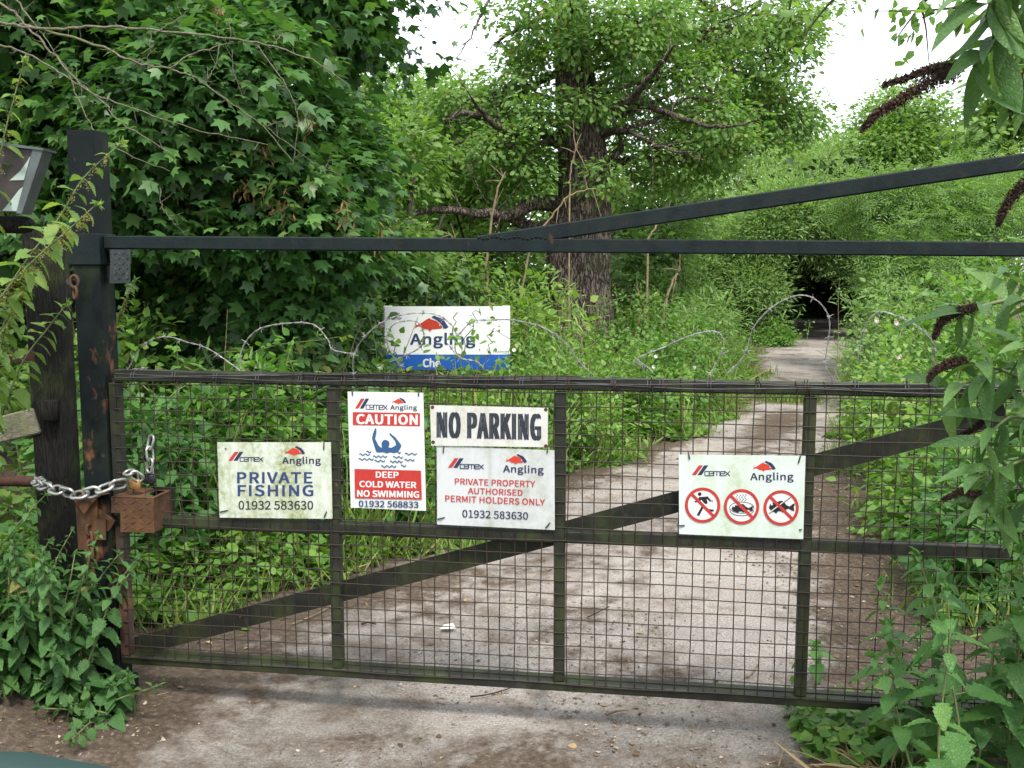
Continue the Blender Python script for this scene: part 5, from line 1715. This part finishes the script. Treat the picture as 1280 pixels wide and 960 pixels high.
class Art:
    """flat print on a board: 2D shapes given in crop coordinates and laid on the board's own plane"""

    def __init__(s, fn, sc, ox, oy):
        s.fn, s.sc, s.ox, s.oy, s.k = fn, sc, ox, oy, 0
        s.mbs = {}

    def put(s, key, pts, faces):
        s.k += 1
        off = .0008 + s.k * .000012
        V = [s.fn(s.ox + x / s.sc, s.oy + y / s.sc, off) for x, y in pts]
        mb = s.mbs.setdefault(key, MB())
        for f in faces:
            mb.add(V, [list(f)])

    def poly(s, key, pts):
        s.put(key, pts, [range(len(pts))])

    def stroke(s, key, pts, w, closed=False):
        pts = [np.array(p_, float) for p_ in pts]
        if closed:
            pts.append(pts[0])
        for a, b in zip(pts[:-1], pts[1:]):
            d = b - a
            L = np.linalg.norm(d)
            if L < 1e-6:
                continue
            d /= L
            n_ = np.array([-d[1], d[0]]) * w / 2
            e = d * w * .35
            s.poly(key, [a - e - n_, b + e - n_, b + e + n_, a - e + n_])

    def ring(s, key, c, r1, r0, n=56):
        an = np.linspace(0, 2 * np.pi, n, endpoint=False)
        V = [(c[0] + math.cos(a) * r1, c[1] + math.sin(a) * r1) for a in an] + [(c[0] + math.cos(a) * r0, c[1] + math.sin(a) * r0) for a in an]
        s.put(key, V, [(i, (i + 1) % n, n + (i + 1) % n, n + i) for i in range(n)])

    def ell(s, key, c, rx, ry, rot=0, n=28):
        s.poly(key, [(c[0] + rx * math.cos(a) * math.cos(rot) - ry * math.sin(a) * math.sin(rot), c[1] + rx * math.cos(a) * math.sin(rot) + ry * math.sin(a) * math.cos(rot)) for a in np.linspace(0, 2 * np.pi, n, endpoint=False)])

    def text(s, key, body, TL, TR, BR, BL, bold=.0, space=1.0):
        cu = bpy.data.curves.new('t', 'FONT')
        cu.body = body
        if FONT:
            cu.font = FONT
        cu.fill_mode = 'FRONT'
        cu.space_character = space
        cu.resolution_u = 3
        o = bpy.data.objects.new('t', cu)
        C.objects.link(o)
        dg = bpy.context.evaluated_depsgraph_get()
        me = bpy.data.meshes.new_from_object(o.evaluated_get(dg))
        V = np.empty(len(me.vertices) * 3)
        me.vertices.foreach_get('co', V)
        V = V.reshape(-1, 3)
        Fs = [tuple(p_.vertices) for p_ in me.polygons]
        C.objects.unlink(o)
        bpy.data.objects.remove(o)
        bpy.data.curves.remove(cu)
        bpy.data.meshes.remove(me)
        lo, hi = V.min(0), V.max(0)
        u = (V[:, 0] - lo[0]) / (hi[0] - lo[0])
        v = (hi[1] - V[:, 1]) / (hi[1] - lo[1])
        TL, TR, BR, BL = [np.array(q, float) for q in (TL, TR, BR, BL)]
        P = (TL * (1 - u)[:, None] + TR * u[:, None]) * (1 - v)[:, None] + (BL * (1 - u)[:, None] + BR * u[:, None]) * v[:, None]
        hgt = np.linalg.norm(BL - TL)
        bx, by = bold if isinstance(bold, tuple) else (bold, bold * .6)
        for dx, dy in (((0, 0), (-1, -1), (1, -1), (-1, 1), (1, 1)) if bold else ((0, 0),)):
            s.put(key, P + np.array([dx * bx, dy * by]) * hgt, Fs)

    def tbox(s, key, body, x0, y0, x1, y1, slope=0.0, **kw):
        d = (x1 - x0) * slope
        s.text(key, body, (x0, y0), (x1, y0 + d), (x1, y1 + d), (x0, y1), **kw)

    def build(s, parent, names):
        for key, mb in s.mbs.items():
            mb.build(names.get(key, names.get(key.split('#')[0], 'lettering')), M[key.split('#')[0]], parent, smooth=False)


FISH_R = [(.06, .20), (.10, .30), (.135, .27), (.20, .19), (.26, .11), (.295, .08), (.32, .12), (.40, .17), (.46, .27), (.50, .37), (.475, .405), (.40, .42), (.33, .43), (.30, .505), (.275, .43), (.20, .415), (.17, .37), (.125, .33), (.06, .40), (.085, .30)]
FISH_B = [(.325, .06), (.365, .0), (.42, .05), (.48, .09), (.53, .18), (.59, .36), (.55, .41), (.505, .40), (.505, .35), (.46, .235), (.40, .14)]
CEM = {'C': [[(1, 0), (.12, 0), (0, .15), (0, .85), (.12, 1), (1, 1)]], 'E': [[(1, 1), (.12, 1), (0, .85), (0, .15), (.12, 0), (1, 0), (1, .52), (0, .52)]],
       'M': [[(0, 1), (0, .12), (.1, 0), (.9, 0), (1, .12), (1, 1)], [(.5, 0), (.5, 1)]], 'X': [[(0, 0), (1, 1)], [(1, 0), (0, 1)]]}


def cemex(a, x0, y0, x1, y1, slope=0.0, red='ink_red', blue='ink_navy'):
    W, H = x1 - x0, y1 - y0
    f = lambda x, y: (x0 + x * W, y0 + y * H + slope * x * W)
    a.poly(red, [f(.19, 0), f(.30, 0), f(.11, .92), f(0, .92)])
    a.poly(blue, [f(.33, 0), f(.44, 0), f(.26, .92), f(.15, .92)])
    x = .345
    for ch, w in (('C', .10), ('E', .11), ('M', .16), ('E', .11), ('X', .12)):
        for st in CEM[ch]:
            a.stroke(blue, [f(x + q * w, .58 + r * .40) for q, r in st], W * .023)
        x += w + .014


def angling(a, x0, y0, x1, y1, slope=0.0, red='ink_orange', blue='ink_navy', bold=.022):
    W, H = x1 - x0, y1 - y0
    f = lambda x, y: (x0 + x * W, y0 + y * H + slope * x * W)
    a.poly(blue, [f(*q) for q in FISH_B])
    a.poly(red, [f(*q) for q in FISH_R])
    a.ell('ink_white#eye', f(.455, .30), W * .011, W * .011)
    a.text(blue, 'Angling', f(0, .54), f(1, .54), f(1, 1), f(0, 1), bold=bold, space=1.02)


def gsign(name, label, corners, m_, art, names, off=.032, ties=()):
    c = [gp(x, y, off) for x, y in corners]
    root = thing(name, label, 'sign', (c[2] + c[3]) / 2, 'signs wired to the gate')
    mb = MB()
    b = [q - GN * .0035 for q in c]
    mb.hexa([b[3], b[2], b[1], b[0], c[3], c[2], c[1], c[0]])
    pn = mb.build('panel', M[m_], root, smooth=False)
    art.build(pn, names)
    for (x, y, dx, dy) in ties:
        t_ = MB()
        q = [gp(x, y, off + .003), gp(x + dx * .5, y + dy * .5, off + .005), gp(x + dx, y + dy, off + .002), gp(x + dx * 1.3, y + dy * 1.3, off - .012)]
        t_.tube(q, .0024, 6)
        t_.build('cable_tie', M['blackplastic'], root)
    return root


OFF = .032
fng = lambda x, y, o: gp(x, y, OFF + o)
# private fishing
a = Art(fng, 7.529, 260, 540)
cemex(a, 190, 186, 516, 278)
angling(a, 700, 132, 1060, 318)
a.tbox('ink_blue', 'PRIVATE', 278, 380, 978, 480, bold=.042, space=1.06)
a.tbox('ink_blue', 'FISHING', 283, 500, 987, 603, bold=.042, space=1.06)
a.tbox('ink_slate', '01932 583630', 288, 648, 988, 730, bold=.016)
gsign('fishing_sign', 'algae stained sign reading private fishing, leftmost on the gate', [(271.5, 553), (413.5, 553), (415.5, 648.5), (274.5, 647)], 'signA', a, {'ink_red': 'logo_stripe', 'ink_navy': 'logo_lettering', 'ink_orange': 'fish_emblem', 'ink_white': 'fish_eye'},
      ties=((404.5, 562, .3, -9), (275, 640, 9, -2), (405, 647, 3, -7), (281.5, 560.5, .6, .6)))
# caution
a = Art(fng, 4.741, 430, 480)
S_ = .018
cemex(a, 65, 85, 256, 150, S_)
angling(a, 275, 80, 432, 160, .008)
a.poly('ink_red', [(52, 166), (450, 172), (450, 250), (52, 243)])
a.tbox('ink_white', 'CAUTION', 76, 179, 434, 236, S_ * .7, bold=.055, space=1.03)
a.poly('ink_swim', [(184, 262), (191, 262), (192, 290), (184, 325), (206, 366), (224, 380), (222, 352), (232, 334), (247, 330), (264, 338), (270, 352), (264, 376), (280, 378), (309, 362), (303, 338), (268, 296), (272, 290), (304, 316), (340, 362), (336, 378), (318, 404), (296, 409), (272, 405), (254, 411), (232, 404), (206, 406), (192, 403), (186, 388), (166, 322), (172, 292)])
for x, y, L in [(92, 418, 60), (134, 402, 26), (174, 430, 80), (88, 446, 86), (182, 456, 60), (292, 434, 56), (318, 406, 16), (362, 414, 68), (360, 450, 56), (274, 460, 72), (220, 488, 88), (338, 484, 28)]:
    n = max(2, int(L / 14))
    n = max(1, round(L / 28))
    a.stroke('ink_swim#wave', [(x + L * i / (6 * n), y + 5 * math.sin(i * math.pi / 3 - 2.6) + .02 * i) for i in range(6 * n + 1)], 5.5)
a.poly('ink_red#low', [(62, 503), (456, 513), (461, 685), (65, 676)])
a.tbox('ink_white', 'DEEP', 190, 519, 322, 554, .02, bold=.05)
a.tbox('ink_white', 'COLD WATER', 93, 574, 427, 610, .02, bold=.05)
a.tbox('ink_white', 'NO SWIMMING', 79, 629, 444, 667, .02, bold=.05)
a.tbox('ink_blue', '01932 568833', 88, 690, 440, 727, .02, bold=.035)
gsign('caution_sign', 'tall white and red caution sign with a blue figure in waves', [(434.5, 489.5), (529, 491), (532.5, 638.5), (438.5, 634.5)], 'signB', a, {'ink_red': 'red_band', 'ink_navy': 'logo_lettering', 'ink_orange': 'fish_emblem', 'ink_swim': 'swimmer_figure', 'ink_white': 'white_lettering', 'ink_white#eye': 'fish_eye', 'ink_swim#wave': 'waves'},
      ties=((440.5, 494, -.3, -6), (523, 495, .2, -6)))
# no parking
a = Art(lambda x, y, o: gp(x, y, OFF + .0035 + o), 4.741, 430, 480)
a.text('ink_slate', 'NO PARKING', (557, 166), (1160, 178), (1160, 334), (557, 318), bold=(.058, .018), space=1.08)
for x, y in ((524, 138), (1196, 152), (528, 345), (1196, 368)):
    a.ell('rust', (x, y), 11, 11)
gsign('parking_sign', 'old white plate reading no parking in tall black letters', [(537.5, 506.5), (685, 510), (684.5, 559), (539, 557)], 'signC', a, {'rust': 'rusty_screw'}, off=OFF + .0035)
# private property
a = Art(fng, 4.741, 430, 480)
cemex(a, 616, 438, 826, 500, .02)
angling(a, 944, 412, 1182, 535, .03)
a.text('ink_red', 'PRIVATE PROPERTY', (657, 558), (1132, 574), (1132, 612), (657, 594), bold=.022)
a.text('ink_red', 'AUTHORISED', (735, 614), (1058, 626), (1058, 662), (735, 650), bold=.022)
a.text('ink_red', 'PERMIT HOLDERS ONLY', (600, 659), (1190, 682), (1190, 720), (600, 696), bold=.022)
a.text('ink_navy', '01932 583630', (702, 745), (1090, 760), (1090, 804), (702, 790), bold=.016)
gsign('property_sign', 'grey stained sign with red lettering on private property, under the no parking plate', [(546, 557.5), (693, 563), (693.5, 662.5), (546.5, 655.5)], 'signD', a, {'ink_orange': 'fish_emblem', 'ink_red': 'red_lettering', 'ink_white': 'fish_eye'}, off=OFF - .001,
      ties=((554, 566, .5, -8), (684, 566, .3, -7), (547, 649, 8, -2), (682, 660, 5, -6)))
# three prohibitions
a = Art(fng, 7.111, 840, 560)
cemex(a, 175, 154, 512, 248)
angling(a, 697, 114, 1079, 306)
K = 'ink_black'
for c in ((272, 508), (618, 522), (970, 532)):
    a.ell('ink_white', c, 137, 137, n=48)
a.ell(K, (246, 410), 17, 17)
a.poly(K, [(240, 436), (318, 430), (336, 452), (352, 470), (340, 480), (308, 452), (318, 492), (300, 500), (284, 490), (262, 462), (248, 470), (236, 482), (202, 486), (200, 472), (226, 468)])
a.poly(K, [(346, 472), (368, 460), (360, 474), (368, 488)])
a.poly(K, [(262, 520), (290, 512), (242, 604), (218, 600)])
a.poly(K, [(292, 520), (312, 540), (372, 548), (370, 566), (318, 566), (290, 540)])
for k in range(4):
    a.stroke(K, [(575 + k * 26 + 9 * math.sin(t * 1.6), 412 + t * 9) for t in range(8)], 4)
for (ry, yy) in ((62, 530), (66, 548)):
    an = np.linspace(0 if ry == 62 else .15, 2 * np.pi if ry == 62 else np.pi - .15, 40)
    a.stroke(K, [(620 + 108 * math.cos(t), yy + (ry - 12) * math.sin(t)) for t in an], 5)


def fishsil(a, x0, y0, w, h):
    q = [(0, .5), (.05, .28), (.16, .18), (.27, .2), (.38, .08), (.52, .05), (.6, .2), (.66, .34), (.78, .46), (.93, .26), (1, .24), (.95, .48), (.97, .78), (.86, .72), (.76, .6), (.66, .66), (.62, .82), (.52, .88), (.46, .78), (.34, .78), (.28, .95), (.2, .84), (.1, .76), (.03, .64)]
    a.poly(K, [(x0 + x * w, y0 + y * h) for x, y in q])


fishsil(a, 530, 492, 195, 92)
a.ell('ink_white#eye', (552, 518), 7, 7)
fishsil(a, 862, 462, 232, 128)
a.ell('ink_white#eye', (888, 500), 9, 9)
a.stroke('ink_white', [(868, 574), (1060, 430)], 12)
a.stroke(K, [(866, 582), (1056, 438)], 6)
for c in ((272, 508), (618, 522), (970, 532)):
    a.ring('ink_red', c, 157, 131)
    a.stroke('ink_red', [(c[0] - 98, c[1] - 98), (c[0] + 98, c[1] + 98)], 27)
gsign('prohibition_sign', 'white sign with three red crossed circles in the third panel of the gate', [(848.5, 568.5), (1007, 570), (1004, 674), (849, 667.5)], 'signE', a,
      {'ink_red': 'red_rings', 'ink_black': 'pictograms', 'ink_orange': 'fish_emblem', 'ink_white': 'ring_ground', 'ink_white#eye': 'fish_eye', 'ink_navy': 'logo_lettering'},
      ties=((862, 574, -1.5, -8), (998, 579, 2.5, -9), (846, 657, 9, 0), (1002, 662, -2.5, .3)))

# white fishing board standing on the verge
SY = 8.45
bs = thing('fishing_board', 'white and blue board on a white post standing in the brambles behind the gate', 'sign', at(632, 560, SY) * [1, 1, 0] + [0, 0, .15])
L0, R0 = 481, 637.5
mb = MB()
q = [at(L0, 462, SY), at(R0, 462, SY), at(R0, 383, SY), at(L0, 383, SY)]
mb.hexa([v + np.array([0, .018, 0]) for v in q] + q)
pn = mb.build('panel', M['signS'], bs, smooth=False)
fns = lambda x, y, o: at(x, y, SY - .002 - o)
a = Art(fns, 7.111, 480, 370)
a.poly('board_blue', [((L0 - 480) * 7.111 + 1, 520), ((R0 - 480) * 7.111, 520), ((R0 - 480) * 7.111, 653), ((L0 - 480) * 7.111 + 1, 653)])
angling(a, 236, 172, 808, 462, 0, 'ink_orange', 'ink_blue', .03)
cemex(a, 22, 170, 158, 208)
a.tbox('ink_white', 'Che', 348, 555, 500, 632, bold=.05)
a.tbox('ink_slate', 'FISHING', 972, 487, 1092, 503)
a.build(pn, {'board_blue': 'blue_band', 'ink_orange': 'fish_emblem', 'ink_white': 'white_lettering', 'ink_red': 'logo_stripe', 'ink_navy': 'logo_lettering'})
for px in (632.5, 486):
    mb = MB()
    p0 = at(px, 470, SY + .045)
    mb.box((p0[0], p0[1], .62), (np.array([1., 0, 0]), np.array([0, 1., 0]), UZ), (.034, .025, .66), .003)
    mb.build('post', M['signS'], bs, smooth=False)

# ------------------------------------------------------------------ the car whose bonnet shows at bottom left
car = thing('parked_car', 'blue green car bonnet edge showing at the bottom left corner', 'car', (-1.35, -.8, 0))
prof = [(1.02, .45, .60, .70), (.98, .62, .60, .76), (.93, .80, .55, .80), (.86, .90, .45, .82), (.70, .955, .2, .84), (.2, 1.0, .2, .86), (-.3, 1.02, .2, .86), (-.5, 1.06, .2, .86), (-1.2, 1.42, .2, .62), (-2.4, 1.44, .2, .60), (-3.0, 1.15, .2, .72), (-3.25, .9, .35, .74), (-3.3, .5, .45, .70)]
V = []
for (y, zt, zb, hw) in [(q[0] + .52, q[1] + .005, *q[2:]) for q in prof]:
    base_hw = .86 if -2.7 < y < 1.4 else hw
    zb_ = max(.22, zb)
    zs_ = min(.92, zt - .02)
    sec = [(-base_hw * .95, zb_), (-base_hw, (zb_ + zs_) / 2), (-base_hw * .985, zs_ - .02), (-hw * .93, zt - .035), (-hw * .75, zt - .006), (0, zt + .012), (hw * .75, zt - .006), (hw * .93, zt - .035), (base_hw * .985, zs_ - .02), (base_hw, (zb_ + zs_) / 2), (base_hw * .95, zb_)]
    V.append([(-1.32 + x, y, z) for x, z in sec])
V = np.array(V)
n, m_ = V.shape[:2]
i, j = np.meshgrid(np.arange(n - 1), np.arange(m_ - 1), indexing='ij')
mb = MB()
mb.add(V.reshape(-1, 3), np.stack([i * m_ + j, (i + 1) * m_ + j, (i + 1) * m_ + j + 1, i * m_ + j + 1], -1).reshape(-1, 4))
mb.add(V[0], [list(range(m_))])
mb.add(V[-1], [list(range(m_ - 1, -1, -1))])
mb.build('body', M['carpaint'], car)
for (x0, y0) in ((-2.2, .75), (-.6, .75), (-2.2, -1.9), (-.6, -1.9)):
    w_ = MB()
    aa = np.linspace(0, 2 * np.pi, 24, endpoint=False)
    w_.tube([(x0, y0 + math.cos(a) * .22, .31 + math.sin(a) * .22) for a in aa], .09, 10, closed=True)
    w_.tube([(x0 - .06, y0, .31), (x0 + .06, y0, .31)], .17, 20)
    w_.build('wheel', M['rubber'], car)
mb = MB()
mb.poly([(-1.98, -.03, 1.085), (-.82, -.03, 1.085), (-.90, -.62, 1.40), (-1.90, -.62, 1.40)])
mb.build('windscreen', M['glassdark'], car)
